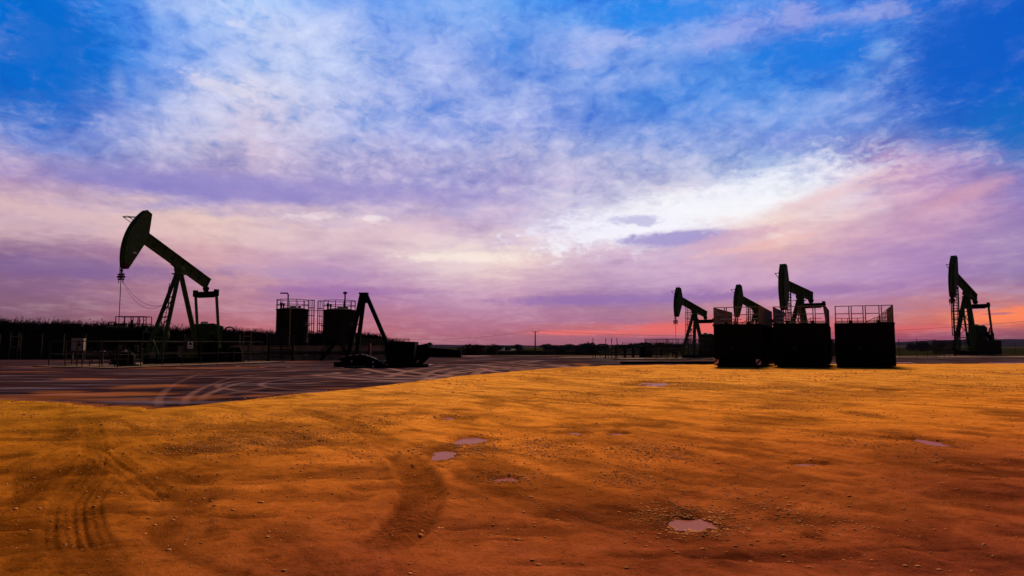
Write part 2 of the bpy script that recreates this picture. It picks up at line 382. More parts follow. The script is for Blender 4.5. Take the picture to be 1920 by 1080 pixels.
# puddles
def water():
    m=bpy.data.materials.new('muddy_puddle_water'); m.use_nodes=True; t=NT(m.node_tree); b=t.n['Principled BSDF']
    b.inputs['Base Color'].default_value=(.28,.07,.04,1); b.inputs['Roughness'].default_value=.24; b.inputs['IOR'].default_value=1.2; b.inputs['Specular IOR Level'].default_value=.06
    bn=t.new('ShaderNodeBump'); bn.inputs['Strength'].default_value=.08; bn.inputs['Distance'].default_value=.01
    t.put(bn.inputs['Height'],t.noise(t.new('ShaderNodeNewGeometry').outputs['Position'],9,3)); t.l.new(bn.outputs[0],b.inputs['Normal'])
    return m
M['water']=water()
def puddle(cx,cy,rx,ry,z,k=1.35):
    mb=MB(); n=40; vs=[(cx,cy,z)]
    for i in range(n):
        a=2*math.pi*i/n; w=k*(1+.18*math.sin(3*a+cx)+.1*math.sin(7*a+cy)); vs.append((cx+rx*w*math.cos(a),cy+ry*w*math.sin(a),z))
    mb.add(vs,[(0,1+i,1+(i+1)%n) for i in range(n)],True)
    tag(mb.build('puddle',M['water']),kind='structure')
for cx,cy,rx,ry in PUDW: puddle(cx,cy,rx,ry,.027+(.006 if rx<.5 else 0),1.7)

# gravel stones
def stones(n,name,xs,ys,sz,zf,m):
    ico=[(0,0,-1),(.72,-.53,-.45),(-.28,-.85,-.45),(-.89,0,-.45),(-.28,.85,-.45),(.72,.53,-.45),(.28,-.85,.45),(-.72,-.53,.45),(-.72,.53,.45),(.28,.85,.45),(.89,0,.45),(0,0,1)]
    fc=[(0,1,2),(1,0,5),(0,2,3),(0,3,4),(0,4,5),(1,5,10),(2,1,6),(3,2,7),(4,3,8),(5,4,9),(1,10,6),(2,6,7),(3,7,8),(4,8,9),(5,9,10),(6,10,11),(7,6,11),(8,7,11),(9,8,11),(10,9,11)]
    I=np.array(ico);Fc=np.array(fc);n=len(xs)
    V=I[None]*(1+.35*(RNG.random((n,12,1))-.5)); V=V*np.stack([sz*(.8+.5*RNG.random(n)),sz*(.8+.5*RNG.random(n)),sz*.5],-1)[:,None,:]
    a=RNG.random(n)*6.28; c,s=np.cos(a)[:,None],np.sin(a)[:,None]
    Vx=V[...,0]*c-V[...,1]*s+xs[:,None];Vy=V[...,0]*s+V[...,1]*c+ys[:,None];Vz=V[...,2]+(zf+sz*.08)[:,None]
    co=np.stack([Vx,Vy,Vz],-1).reshape(-1,3).astype(np.float32)
    T=(Fc[None]+np.arange(n)[:,None,None]*12).reshape(-1,3).astype(np.int32)
    me=bpy.data.meshes.new(name);me.vertices.add(len(co));me.vertices.foreach_set('co',co.ravel())
    me.loops.add(T.size);me.loops.foreach_set('vertex_index',T.ravel());me.polygons.add(len(T));me.polygons.foreach_set('loop_start',np.arange(len(T),dtype=np.int32)*3)
    me.update(calc_edges=True);me.materials.append(m);o=bpy.data.objects.new(name,me);COL.objects.link(o);return o
N=52000
Yr=3.2*(46/3.2)**(RNG.random(N)**.72);Sr=RNG.uniform(-1,1,N);Xr=Sr*(Yr+1)*.85
z0,d0,t0,w0,g0=dirt_fields(Xr,Yr)
keep=(RNG.random(N)<.07+.75*g0**2+.35*(d0>.3)*RNG.random(N)+.8*((w0>.02)&(w0<.9)))&(w0<.92)&(Yr<Yb(Xr)-.3)
Xr,Yr,z0=Xr[keep],Yr[keep],z0[keep]
szr=(.0025+.016*RNG.random(len(Xr))**5+.0007*Yr)*(1+.5*(RNG.random(len(Xr))>.97))
# tight gravel fans beside the puddles and in patches
ex=[]
for (px,py,rx,ry,k) in [(1296,990,95,34,900),(880,850,60,22,450),(1700,1,1,1,0),(400,845,120,24,700),(560,830,110,18,400),(1010,845,60,22,350),(1240,860,90,26,400),(700,800,80,20,250),(1480,990,150,60,300),(960,905,70,16,250),(1180,910,60,20,200)]:
    if k==0: continue
    c=elp(px,py,rx,ry)
    ex.append(np.stack([c[0]+RNG.normal(size=k)*c[2]*.5,c[1]+RNG.normal(size=k)*c[3]*.5],-1))
ex=np.concatenate(ex); ze,_,_,we,_=dirt_fields(ex[:,0],ex[:,1]); kk=(we<.9)&(ex[:,1]>2.6); ex=ex[kk];ze=ze[kk]
Xr=np.concatenate([Xr,ex[:,0]]);Yr=np.concatenate([Yr,ex[:,1]]);z0=np.concatenate([z0,ze]);szr=np.concatenate([szr,.004+.011*RNG.random(len(ex))**3+.0007*ex[:,1]])
tag(stones(0,'gravel',Xr,Yr,szr,z0+.075,M['stone']),kind='stuff')
tag(bpy.data.objects['gravel'],'small pale stones scattered over the orange dirt')

# ---------------------------------------------------------------- asphalt
def asph_mat():
    m=bpy.data.materials.new('worn_asphalt'); m.use_nodes=True; t=NT(m.node_tree); b=t.n['Principled BSDF']
    pos=t.new('ShaderNodeNewGeometry').outputs['Position']
    sw,dust=t.attr('swirl'),t.attr('dust')
    n=t.noise(pos,.5,6,.6);st=t.noise(t.vm('MULTIPLY',pos,(.12,.9,1)),1,6,.65); fine=t.noise(pos,14,4,.7)
    c=t.mix(t.mr(n,.3,.7),(.017,.0080,.0115),(.040,.0185,.0240))
    c=t.mix(t.mr(st,.5,.68,0,.75),c,(.115,.062,.066))
    c=t.mix(t.mr(fine,.45,.75,0,.35),c,(.014,.004,.005))
    c=t.mix(t.m('MULTIPLY',t.m('MULTIPLY',sw,t.mr(n,.3,.6,.45,1)),t.mr(fine,.3,.6,.6,1),clamp=True),c,(.36,.18,.15))
    c=t.mix(t.m('MULTIPLY',t.m('MULTIPLY',dust,t.mr(fine,.3,.6,.5,1)),.85,clamp=True),c,(.42,.12,.025))
    t.put(b.inputs['Base Color'],c); t.put(b.inputs['Roughness'],t.mr(st,.48,.66,1,.55)); t.put(b.inputs['Specular IOR Level'],t.mr(st,.52,.68,0,.035))
    bn=t.new('ShaderNodeBump'); bn.inputs['Strength'].default_value=.5; bn.inputs['Distance'].default_value=.02
    t.put(bn.inputs['Height'],fine); t.l.new(bn.outputs[0],b.inputs['Normal'])
    return m
sa=np.linspace(-1.35,1.35,1100)
# start under the dirt edge
y0a=np.array([max(3,np.interp(s,s_,y1)-1.2) for s in sa]); ta=np.linspace(0,1,420)[:,None]
Ya=y0a[None,:]*(113/y0a[None,:])**ta; Xa=sa[None,:]*(Ya+2.5)
SW=np.zeros(Xa.shape)
def arc(cx,cy,r,a0,a1,w=.22,s=1,pair=1.9):
    global SW
    for rad in ((r,r+pair) if pair else (r,)):
        d=np.abs(np.hypot(Xa-cx,Ya-cy)-rad); a=np.degrees(np.arctan2(Ya-cy,Xa-cx))%360
        a0_,a1_=a0%360,a1%360
        k=((a-a0_)%360)<((a1_-a0_)%360)
        e=np.minimum((a-a0_)%360,(a1_-a)%360)
        SW=np.maximum(SW,(1-sst(d,w*.5,w*1.3))*k*sst(e,0,12)*s)
def trk(pp,w=.2,s=1,pair=0):
    global SW
    D,S,W=seg_dist(Xa,Ya,smooth_px(pp))
    m=(1-sst(np.abs(D-pair),w*.5,w*1.3)) if pair else (1-sst(D,w*.5,w*1.3))
    SW=np.maximum(SW,m*s*(.55+.6*sst(fbm(S*.25,D*0+w*30,3),.35,.65)))
for pp,w,s,pr in [
 ([(300,764),(300,745),(330,720),(380,700),(440,692)],.13,.28,0),([(345,760),(355,742),(395,722),(450,706),(560,698)],.13,.32,0),
 ([(375,752),(400,735),(470,715),(600,702),(760,694)],.14,.4,0),
 ([(700,690),(760,700),(860,708),(950,706),(1020,700)],.3,.7,.9),([(620,704),(740,712),(850,712)],.3,.6,.8),
 ([(880,683),(960,690),(1060,694),(1100,693)],.35,.95,0),([(900,690),(930,697),(990,700),(1020,699)],.3,.8,0),
 ([(980,684),(1040,686),(1090,692)],.3,1,0),([(1020,682),(1060,686),(1120,691)],.25,1,0),
 ([(780,690),(820,684),(900,684),(960,680),(1000,676)],.35,.5,.9),([(760,706),(800,694),(870,686),(960,687),(1010,694)],.3,.55,.9),
 ([(860,706),(880,696),(940,690),(990,684)],.3,.6,.8),([(560,720),(660,712),(760,716)],.25,.4,0),([(420,740),(520,725),(660,722)],.22,.4,0),
 ([(780,720),(830,704),(930,692),(1010,697)],.3,.6,0),([(640,690),(700,686),(800,690),(870,700)],.4,.4,0),
 ([(450,700),(600,694),(800,696)],.4,.35,0),([(0,716),(200,712),(420,702),(620,690)],.35,.3,0),([(860,676),(930,678),(1000,684)],.5,.4,0)]: trk(pp,w,s,pr)
for _ in range(16):
    c=G(random.uniform(420,1150),random.uniform(682,720)); r=random.uniform(3,9); a=random.uniform(0,360)
    arc(c.x,c.y,r,a,a+random.uniform(70,200),random.uniform(.12,.3),random.uniform(.25,.6),random.choice([0,1.7,1.9]))
DU=np.zeros(Xa.shape)
w1=fbm(Xa*.5,Ya*.5,5);w2=fbm(Xa*.15+5,Ya*1.2,5)
for px,py,rx,ry,s in [(150,711,60,2.0,.9),(270,725,90,4,.8),(230,739,110,4.5,.7),(110,735,60,3,.5),(230,750,80,3,.5),(480,742,40,2,.7),(60,697,60,1.5,.4),(170,690,200,1.2,.6),(420,690,60,1.2,.6),(560,678.5,60,.7,.5),(620,728,80,3,.35),(60,745,90,6,.4),(380,745,60,6,.35),(1090,683,20,2,.5)]:
    cx,cy,ex_,ey_=elp(px,py,rx,ry)
    d=np.sqrt(((Xa-cx)/ex_)**2+((Ya-cy)/ey_)**2)+(w1-.5)*1.3+(w2-.5)*1.6
    DU=np.maximum(DU,(1-sst(d,.35,1.1))*s)
DU=np.maximum(DU,.8*(1-sst(Ya-Yb(Xa),-.1,.35+.9*w1)))
DU=np.maximum(DU,.15*sst(w2,.56,.7))
tag(gridmesh('asphalt_yard',Xa,Ya,np.full(Xa.shape,.004),{'swirl':SW,'dust':DU},asph_mat()),kind='structure')

# ================================================================ pump jacks
def pump(loc,heading,tilt,H,k,label,sign=False,ladder=True,fu=24,fd=32,base=0.0,crank=200,group='pump jacks',head_w=.5):
    """local +x points to the horse head, origin on the ground under the beam pivot"""
    root=empty('pump_jack',loc,R(90-heading),label,'pump jack',group)
    a,b,Rr=3.9*k,3.5*k,5.5*k; ti=R(tilt); ct,st=math.cos(ti),math.sin(ti)
    g,bl=M['green'],M['black']
    # skid
    m=MB()
    for y in(-.75,.75):
        for z,h,w in((.06,.12,.3),(.3,.36,.08),(.54,.12,.3)): m.box((-1.6*k,y*k,base+z*k),(8.4*k,w*k,h*k))
    for x in(-5.6,-4,-2.4,-.6,1.0,2.4): m.box((x*k,0,base+.3*k),(.2*k,1.42*k,.34*k))
    m.build('skid',bl,root)
    zt=H-1.05*k; zf=base+.6*k
    # posts
    for nm,p,q,w in(('front_leg',(.16*k,-.16*k,zt),(2.3*k,-1.0*k,zf),.27),('front_leg',(.16*k,.16*k,zt),(2.3*k,1.0*k,zf),.27),('rear_leg',(-.2*k,0,zt),(-2.5*k,0,zf),.32)):
        m=MB(); p=Vector(p);q=Vector(q)
        m.bar(p,q,w*k,.06*k,(0,1,0)).bar(p+Vector((.02*k,0,0)),q+Vector((.02*k,0,0)),.05*k,w*k,(0,1,0))
        sd=Vector((0,w*k/2,0)); m.bar(p+sd,q+sd,.05*k,w*.9*k,(0,1,0)).bar(p-sd,q-sd,.05*k,w*.9*k,(0,1,0))
        m.box(q-Vector((0,0,.03*k)),(.5*k,.5*k,.06*k)); m.build(nm,g,root)
    m=MB()
    fl=lambda s,t:Vector((.16*k,s*.16*k,zt)).lerp(Vector((2.3*k,s*1.0*k,zf)),t)
    for t in(.28,.52,.76): m.bar(fl(-1,t),fl(1,t),.1*k,.1*k)
    for t0_,t1_ in((.28,.52),(.52,.76),(.76,1)): m.bar(fl(-1,t0_),fl(1,t1_),.07*k).bar(fl(1,t0_),fl(-1,t1_),.07*k)
    m.build('cross_brace',g,root)
    m=MB(); m.box((-.02*k,0,zt+.05*k),(.9*k,.85*k,.12*k)); m.box((0,0,zt+.3*k),(.5*k,.62*k,.42*k)); m.lathe((0,-.42*k,zt+.47*k),[(.01,0),(.24*k,0),(.24*k,.84*k),(.01,.84*k)],18,'y'); m.box((0,0,zt+.62*k),(.8*k,.5*k,.12*k))
    m.build('saddle_bearing',g,root,bev=.01*k)
    # walking beam (beam frame, rotated about y)
    m=MB(); hb=.43*k
    m.box(((a-b)/2,0,0),(a+b,.07*k,hb*1.9)); m.box(((a-b)/2,0,hb),(a+b+.06*k,.46*k,.08*k)); m.box(((a-b)/2,0,-hb),(a+b,.46*k,.08*k))
    for x in np.linspace(-b,a,8): m.box((x,0,0),(.04*k,.4*k,hb*1.88))
    m.box((.0,0,-hb-.06*k),(1.1*k,.52*k,.05*k))
    o=m.build('walking_beam',g,root,(0,0,H)); o.rotation_euler=(0,-ti,0)
    # horse head
    def headpoly(p0,p1,n=18):
        out=[(Rr*math.cos(R(p)),Rr*math.sin(R(p))) for p in np.linspace(p0,p1,n)]
        return out
    back=lambda p: (Rr*math.cos(R(p))-(1.5*k*math.cos(R(p)*90/(40))**.8 if abs(p)<38 else .1)-.18*k)
    def slab(p0,p1,n,name,mt):
        m=MB(); ps=np.linspace(p0,p1,n); hw=head_w*k/2
        arcp=[(Rr*math.cos(R(p)),Rr*math.sin(R(p))) for p in ps]
        def bx(p):
            if p>=0: return (a-.1*k)+(p/fu)*(Rr*math.cos(R(fu))-.55*k-(a-.1*k))
            return (a-.1*k)+(-p/fd)*(Rr*math.cos(R(fd))-.34*k-(a-.1*k))
        bk=[(bx(p),Rr*math.sin(R(p))*.985) for p in ps]
        poly=arcp+bk[::-1]
        for y in(-1,1): m.prism(poly,y*hw-.02*k,y*hw+.02*k)
        # curved face, set back between the two side plates, plus rim flanges
        for (off,w0,w1) in((.05,-hw+.02*k,hw-.02*k),):
            pa=[(x-off*k*math.cos(R(p)),z-off*k*math.sin(R(p))) for (x,z),p in zip(arcp,ps)]
            pb=[(x-(off+.05)*k*math.cos(R(p)),z-(off+.05)*k*math.sin(R(p))) for (x,z),p in zip(arcp,ps)]
            for i in range(n-1):
                m.prism([pa[i],pa[i+1],pb[i+1],pb[i]],w0,w1)
        for y in(-1,1):
            for i in range(n-1):
                q=[arcp[i],arcp[i+1],(arcp[i+1][0]*.985,arcp[i+1][1]*.985),(arcp[i][0]*.985,arcp[i][1]*.985)]
                m.prism(q,y*hw-.06*k,y*hw+.06*k)
        if p1>=fu-1: m.prism([arcp[-1],bk[-1],(bk[-1][0],bk[-1][1]-.05*k),(arcp[-1][0],arcp[-1][1]-.05*k)],-hw,hw)
        for i in range(n-1): m.prism([bk[i],bk[i+1],(bk[i+1][0]+.04*k,bk[i+1][1]),(bk[i][0]+.04*k,bk[i][1])],-hw*.9,hw*.9)
        o=m.build(name,mt,root,(0,0,H)); o.rotation_euler=(0,-ti,0); return o
    hd=slab(-fd+4,fu,22,'horse_head',g)
    slab(-fd,-fd+4,5,'red_head_tip',M['red'])
    m=MB(); # bail on the front of the head
    c,s=math.cos(R(8)),math.sin(R(8)); o0=Vector((Rr*c,0,Rr*s)); d=Vector((math.cos(-ti+R(4)),0,math.sin(-ti+R(4))))
    for y in(-.3,.3): m.tube(o0+Vector((0,y*k,.3*k)),o0+d*.75*k+Vector((0,y*k,.1*k)),.03*k); m.tube(o0+Vector((0,y*k,-.25*k)),o0+d*.95*k+Vector((0,y*k,.1*k)),.03*k); m.tube(o0+d*.75*k+Vector((0,y*k,.1*k)),o0+d*.95*k+Vector((0,y*k,.1*k)),.03*k)
    m.tube(o0+d*.95*k+Vector((0,-.3*k,.1*k)),o0+d*.95*k+Vector((0,.3*k,.1*k)),.03*k)
    o=m.build('head_guard_loop',bl,root,(0,0,H)); o.rotation_euler=(0,-ti,0)
    # bridle, carrier and rod
    zb=H+Rr*math.sin(ti-R(fd)); xr=Rr+.01
    zc=zb-(.8 if k<1.01 else .55)*k
    m=MB()
    for y in(-.2,.2):
        pts=[]
        for p in np.linspace(20,-tilt if tilt<fd else -fd,10):
            w=R(p)+ti; pts.append((Rr*math.cos(w)*1.004,y*k,H+Rr*math.sin(w)*1.004))
        pts.append((xr,y*k,zc)); m.path(pts,.022*k,5)
    m.build('bridle_cable',M['cable'],root)
    m=MB(); m.box((xr,0,zc),(.3*k,.62*k,.16*k)).box((xr,0,zc+.2*k),(.26*k,.56*k,.1*k)).box((xr,0,zc-.2*k),(.26*k,.5*k,.1*k))
    m.tube((xr,0,zc-.25*k),(xr,0,zc+.8*k),.07*k)
    for y in(-.26,.26): m.tube((xr,y*k,zc-.5*k),(xr,y*k,zc+.3*k),.03*k)
    m.lathe((xr,0,zc+.45*k),[(.02,0),(.11*k,.03*k),(.11*k,.14*k),(.02,.18*k)],10)
    m.build('carrier_bar',M['red'],root)
    m=MB(); m.tube((xr,0,1.3*k),(xr,0,zc),.028*k); m.build('polished_rod',bl,root)
    m=MB(); m.tube((xr,0,0),(xr,0,1.35*k),.11*k); m.box((xr,0,.25*k),(.5*k,.5*k,.1*k)); m.box((xr,0,.75*k),(.42*k,.42*k,.12*k)); m.tube((xr-.7*k,0,.95*k),(xr+.6*k,0,.95*k),.07*k); m.lathe((xr+.6*k,0,.95*k),[(.02,0),(.17*k,0),(.17*k,.05*k),(.02,.05*k)],12,'x'); m.tube((xr,-.5*k,.6*k),(xr,.5*k,.6*k),.06*k); m.box((xr,0,1.3*k),(.24*k,.24*k,.2*k))
    m.build('wellhead',bl,root,bev=0)
    # rear: equalizer, pitmans, cranks, gearbox
    xe,ze=-b*ct+.15*k,H-b*st
    m=MB(); m.box((xe,0,ze-.62*k),(.3*k,.34*k,.3*k)); m.tube((xe,-.26*k,ze-.5*k),(xe,.26*k,ze-.5*k),.16*k,n=12); m.build('equalizer_bearing',bl,root)
    zq=ze-1.05*k
    m=MB(); m.prism([(-1.3*k,zq+.26*k),(1.3*k,zq+.26*k),(1.3*k,zq-.14*k),(.95*k,zq-.3*k),(-.95*k,zq-.3*k),(-1.3*k,zq-.14*k)],xe-.16*k,xe+.16*k,'yz')
    for y in(-1.36,1.36): m.box((xe,y*k,zq+.12*k),(.4*k,.26*k,.62*k)); m.tube((xe,y*k-.22*k,zq+.1*k),(xe,y*k+.22*k,zq+.1*k),.09*k)
    m.build('equalizer',bl,root,bev=.01*k)
    xg,zg=-b*ct-.05*k,2.55*k+base; cr=1.05*k; ca=R(crank); pin=(xg+cr*math.cos(ca),zg+cr*math.sin(ca))
    for y in(-1.36,1.36):
        m=MB(); m.bar((xe,y*k,zq+.1*k),(pin[0],y*k,pin[1]),.17*k,.2*k,(0,1,0)); m.tube((pin[0],y*k-.16*k,pin[1]),(pin[0],y*k+.16*k,pin[1]),.18*k,n=12); m.build('pitman_arm',g,root)
    for y in(-1.08,1.08):
        m=MB(); rot=Matrix.Rotation(-ca,3,'Y'); m.box(Vector((xg,y*k,zg))+rot@Vector((.85*k,0,0)),(2.3*k,.2*k,.42*k),rot)
        # counterweight: a fan-shaped slab
        pts=[]
        for p in np.linspace(-42,42,12): pts.append((1.95*k*math.cos(R(p)),1.95*k*math.sin(R(p))))
        pts+=[(.75*k,.5*k),(.75*k,-.5*k)]
        cc,ss=math.cos(ca),math.sin(ca); pts=[(xg+u*cc-v*ss,zg+u*ss+v*cc) for u,v in pts]
        m.prism(pts,y*k-.02*k,y*k+(.18*k if y>0 else -.18*k)); m.build('crank_counterweight',bl,root)
    m=MB(); m.prism([(xg-1.3*k,zg-.7*k),(xg+.95*k,zg-.7*k),(xg+1.1*k,zg+.1*k),(xg+.85*k,zg+1.1*k),(xg-.2*k,zg+1.18*k),(xg-1.35*k,zg+.9*k)],-.72*k,.72*k)
    m.tube((xg,-1.25*k,zg),(xg,1.25*k,zg),.17*k,n=12); m.box((xg+.3*k,0,zg+1.2*k),(.4*k,.4*k,.16*k)); m.box((xg-.2*k,0,zg+.2*k),(2.5*k,1.5*k,.08*k))
    m.build('gearbox',M['green2'],root,bev=.02*k)
    m=MB(); m.prism([(xg-1.7*k,base+.6*k),(xg+1.3*k,base+.6*k),(xg+1.0*k,zg-.7*k),(xg-1.35*k,zg-.7*k)],-.68*k,.68*k); m.build('gearbox_stand',bl,root)
    m=MB(); xm=xg-1.85*k; m.ring((xm,.95*k,zg+.15*k),.72*k,.075*k,'y',28); m.lathe((xm,.9*k,zg+.15*k),[(.1*k,0),(.1*k,.12*k)],10,'y')
    for q in range(4):
        t=R(45+90*q); m.bar((xm,.95*k,zg+.15*k),(xm+.7*k*math.cos(t),.95*k,zg+.15*k+.7*k*math.sin(t)),.05*k)
    m.build('flywheel',bl,root)
    m=MB(); m.lathe((xm-.1*k,-.7*k,1.35*k),[(.05*k,0),(.36*k,.03*k),(.36*k,1.2*k),(.05*k,1.3*k)],16,'y'); m.box((xm-.1*k,0,.85*k),(.9*k,1.3*k,.3*k)); m.build('motor',bl,root)
    # guard panel beside the crank
    m=MB(); m.prism([(xg+2.1*k,.55*k),(xg+3.7*k,.55*k),(xg+3.5*k,2.4*k),(xg+2.3*k,2.4*k)],1.45*k,1.52*k); m.build('guard_panel',M['green2'],root)
    if sign:
        m=MB(); m.box((0,0,0),(.55,.04,.62)); o=m.build('warning_sign',M['white'],root,(xg+3.0*k,1.56*k,1.72*k))
        m2=MB(); m2.prism([(-.2,.0),(.2,.0),(0,.28)],.026,.03,'xz'); m2.build('warning_triangle',M['black'],o)
        m2=MB(); m2.box((0,.028,-.12),(.4,.006,.05)).box((0,.028,-.21),(.34,.006,.04)); m2.build('sign_text_lines',M['black'],o)
        # slim plate hung on the head
        m=MB(); m.box((0,0,0),(.3,.03,.16)); o=m.build('number_plate',M['white'],root,(Rr*math.cos(ti-R(14))-.75*k,head_w*k/2+.04,H+Rr*math.sin(ti-R(14))-.9))
        m=MB(); m.box((0,0,0),(.26,.5,.24)); m.build('vent_plate',M['white'],root,(xg+.62*k,.5*k,zg+1.2*k))
    if ladder:
        m=MB(); x0,x1=1.75*k,1.55*k; z0_,z1_=1.0*k,H+.1*k; wd=.27*k; lt=1.5 if k>1.2 else 1.0
        for y in(-wd,wd): m.tube((x0,y,z0_),(x1,y,z1_),.045*k*lt,n=5)
        n=int((z1_-z0_)/(.33*k))
        for i in range(n): t=(i+.5)/n; x=x0+(x1-x0)*t; z=z0_+(z1_-z0_)*t; m.tube((x,-wd,z),(x,wd,z),.032*k*lt,n=5)
        for t in(.2,.42,.62,.82): x=x0+(x1-x0)*t; z=z0_+(z1_-z0_)*t; m.bar((x,0,z),(.9*k*(1-t)+.25*k,(.55*k if k>1.2 else 0),z),.05*k)
        off=(0,-.75*k,0) if k>1.2 else None
        m.build('ladder',M['rail'],root,off)
        m=MB(); n=7
        for i in range(n):
            t=.2+.8*i/(n-1); x=x0+(x1-x0)*t; z=z0_+(z1_-z0_)*t
            m.ring((x+.3*k,0,z),.42*k,.036*k*lt,'z',14,-135,135)
        for ang in(-90,-45,0,45,90):
            c_,s_a=.42*k*math.cos(R(ang)),.42*k*math.sin(R(ang))
            m.tube((x0+.3*k+c_,s_a,z0_+.2*(z1_-z0_)),(x1+.3*k+c_,s_a,z1_),.026*k*lt,n=4)
        m.build('safety_cage',M['rail'],root,off)
    return root

# signal cables on the first pump are added as its part
p1=pump((-29.9,61,0),-155,27,9.06,1.0,'largest pump jack, dark green with raised horse head, at the far left of the yard',sign=True,ladder=False,crank=250,fu=22,fd=37,head_w=.55)
m=MB()
for y,sag in((.1,1.1),(.18,.75)):
    A=Vector((5.5,y,7.0));B=Vector((1.2,-.55,5.2)); pts=[]
    for i in range(15):
        t=i/14; q=A.lerp(B,t); q.z-=4*sag*t*(1-t); pts.append(q)
    m.path(pts,.014,4)
m.build('slack_cable',M['cable'],p1)
m=MB(); # narrow ladder between the front legs
for y in(-.2,.2): m.tube((2.0,y,1.0),(.75,y,7.2),.03,n=5)
for i in range(14): t=i/14; m.tube((2.0-1.25*t,-.2,1+6.2*t),(2.0-1.25*t,.2,1+6.2*t),.02,n=5)
m.build('ladder',M['rail'],p1)
pump((23.5,87.8,0),-136,14,6.45,.86,'small pump jack just left of the left container, fully visible beside it',crank=215,fu=17,fd=29,group='pump jacks')
pump((32.4,90.5,0),-131,14,6.7,.93,'pump jack rising behind the railing of the left container, lower part hidden',crank=200,fu=19,fd=30)
pump((38.7,91.4,0),-138,6,8.9,1.23,'tall pump jack standing behind the middle container with nearly level beam',crank=170,fu=22,fd=30)
pump((74.8,112,0),-131,17,11.0,1.35,'pump jack standing alone at the right edge beyond the containers, orange glow behind it',crank=215,fu=25,fd=30)

# ================================================================ fences
def fence(name,pts,h,step,rails,mat_,label,group,infill=0,r=.035,rr_=.022,closed=False,inf_z=(.1,1)):
    root=empty(name,(pts[0][0],pts[0][1],0),0,label,'fence',group); O=Vector((pts[0][0],pts[0][1],0))
    P_=[Vector((p[0],p[1],0))-O for p in pts]
    if closed: P_.append(P_[0])
    mr_=MB(); mi=MB(); posts=[]
    for a,b in zip(P_,P_[1:]):
        L=(b-a).length; n=max(1,round(L/step))
        for i in range(n+(0 if (closed or b is not P_[-1]) else 1)): posts.append(a.lerp(b,i/n))
        for z in rails: mr_.tube(a+Vector((0,0,z)),b+Vector((0,0,z)),rr_,n=5)
        if infill:
            k=int(L/infill)
            for i in range(k): q=a.lerp(b,(i+.5)/k); mi.bar(q+Vector((0,0,inf_z[0])),q+Vector((0,0,inf_z[1]*h)),.016,.016)
    for q in posts[:100]: MB().tube(q,q+Vector((0,0,h)),r,n=6).build('post',mat_,root)
    mr_.build('rail',mat_,root)
    if infill: mi.build('bar_infill',mat_,root)
    return root
def rect(cx,cy,head,front,back,half):
    u=Vector((math.sin(R(head)),math.cos(R(head)))); l=Vector((u.y,-u.x)); c=Vector((cx,cy))
    return [c+u*front+l*half,c+u*front-l*half,c-u*back-l*half,c-u*back+l*half]
def pad(pts,z,name='concrete_pad',h=.09):
    m=MB(); m.prism([(p[0],p[1]) for p in pts],.002,h,'xy'); o=m.build(name,M['conc']); tag(o,kind='structure'); return o
fp=[(-28.5,49.6),(-35.9,53.2),(-31.4,69.5),(-24.2,66.5)]
fence('safety_fence',fp,2.05,2.3,(.15,1.0,2.0),M['rail'],'dark post and rail fence round the largest pump jack','pump fences',closed=True)
pad([(-28.4,49.0),(-37,53),(-32,71),(-22.2,67)],.0)
for cx,cy,hd_,fr,ba,ha,lab in [(23.6,87.8,-136,7.2,6,3.0,'barred safety fence around the small pump jack left of the containers'),(74.8,112,-131,7.6,5.6,3.0,'barred safety fence around the pump jack at the right edge'),(38.9,91.4,-138,8.2,8,3.6,'barred safety fence around the tall pump jack behind the containers')]:
    rc=rect(cx,cy,hd_,fr,ba,ha); fence('safety_fence',rc,2.5,2.6,(.15,1.2,1.95,2.45),M['rail'],lab,'pump fences',infill=.10,inf_z=(.15,.98),closed=True)
    pad(rect(cx,cy,hd_,fr+.6,ba+.6,ha+.6),0)
# machinery inside the first pump's fence
def local1(a,l,z=0):
    u=Vector((math.sin(R(-163)),math.cos(R(-163)))); v=Vector((u.y,-u.x)); return Vector((-29.9+u.x*a+v.x*l,61+u.y*a+v.y*l,z))
for (a,l,w,h,lab) in [(7.2,-2.2,.9,1.1,'small dark pump on a skid at the front corner of the largest pump jack fence'),(3.4,2.6,1.1,1.35,'dark box shaped tank beside the front legs of the largest pump jack'),(-4.6,-2.6,1.2,1.5,'dark motor housing behind the gearbox of the largest pump jack')]:
    q=local1(a,l); e=empty('pump_skid',q,R(17),lab,'machine')
    m=MB(); m.prism([(-w/2,.2),(w/2,.2),(w/2,h*.8),(w/2-.2,h),(-w/2+.15,h),(-w/2,h*.85)],-.4,.4); m.build('housing',M['black'],e,bev=.02)
    m=MB(); m.box((0,-.35,.1),(w+.5,.12,.18)); m.box((0,.35,.1),(w+.5,.12,.18)); m.build('skid',M['rail'],e)
    m=MB(); m.path([(w/2,0,.5),(w/2+.5,0,.5),(w/2+.5,0,h+.2)],.05); m.lathe((w/2+.5,0,h+.2),[(.04,0),(.14,.02),(.14,.08),(.04,.1)],10); m.build('pipe',M['rail'],e)
fence('inner_rail',[tuple(local1(8.2,-3.2)[:2]),tuple(local1(8.2,3.0)[:2])],1.5,1.2,(.6,1.15),M['rail'],'low inner rail standing between the wellhead and front fence of the largest pump jack','pump fences')
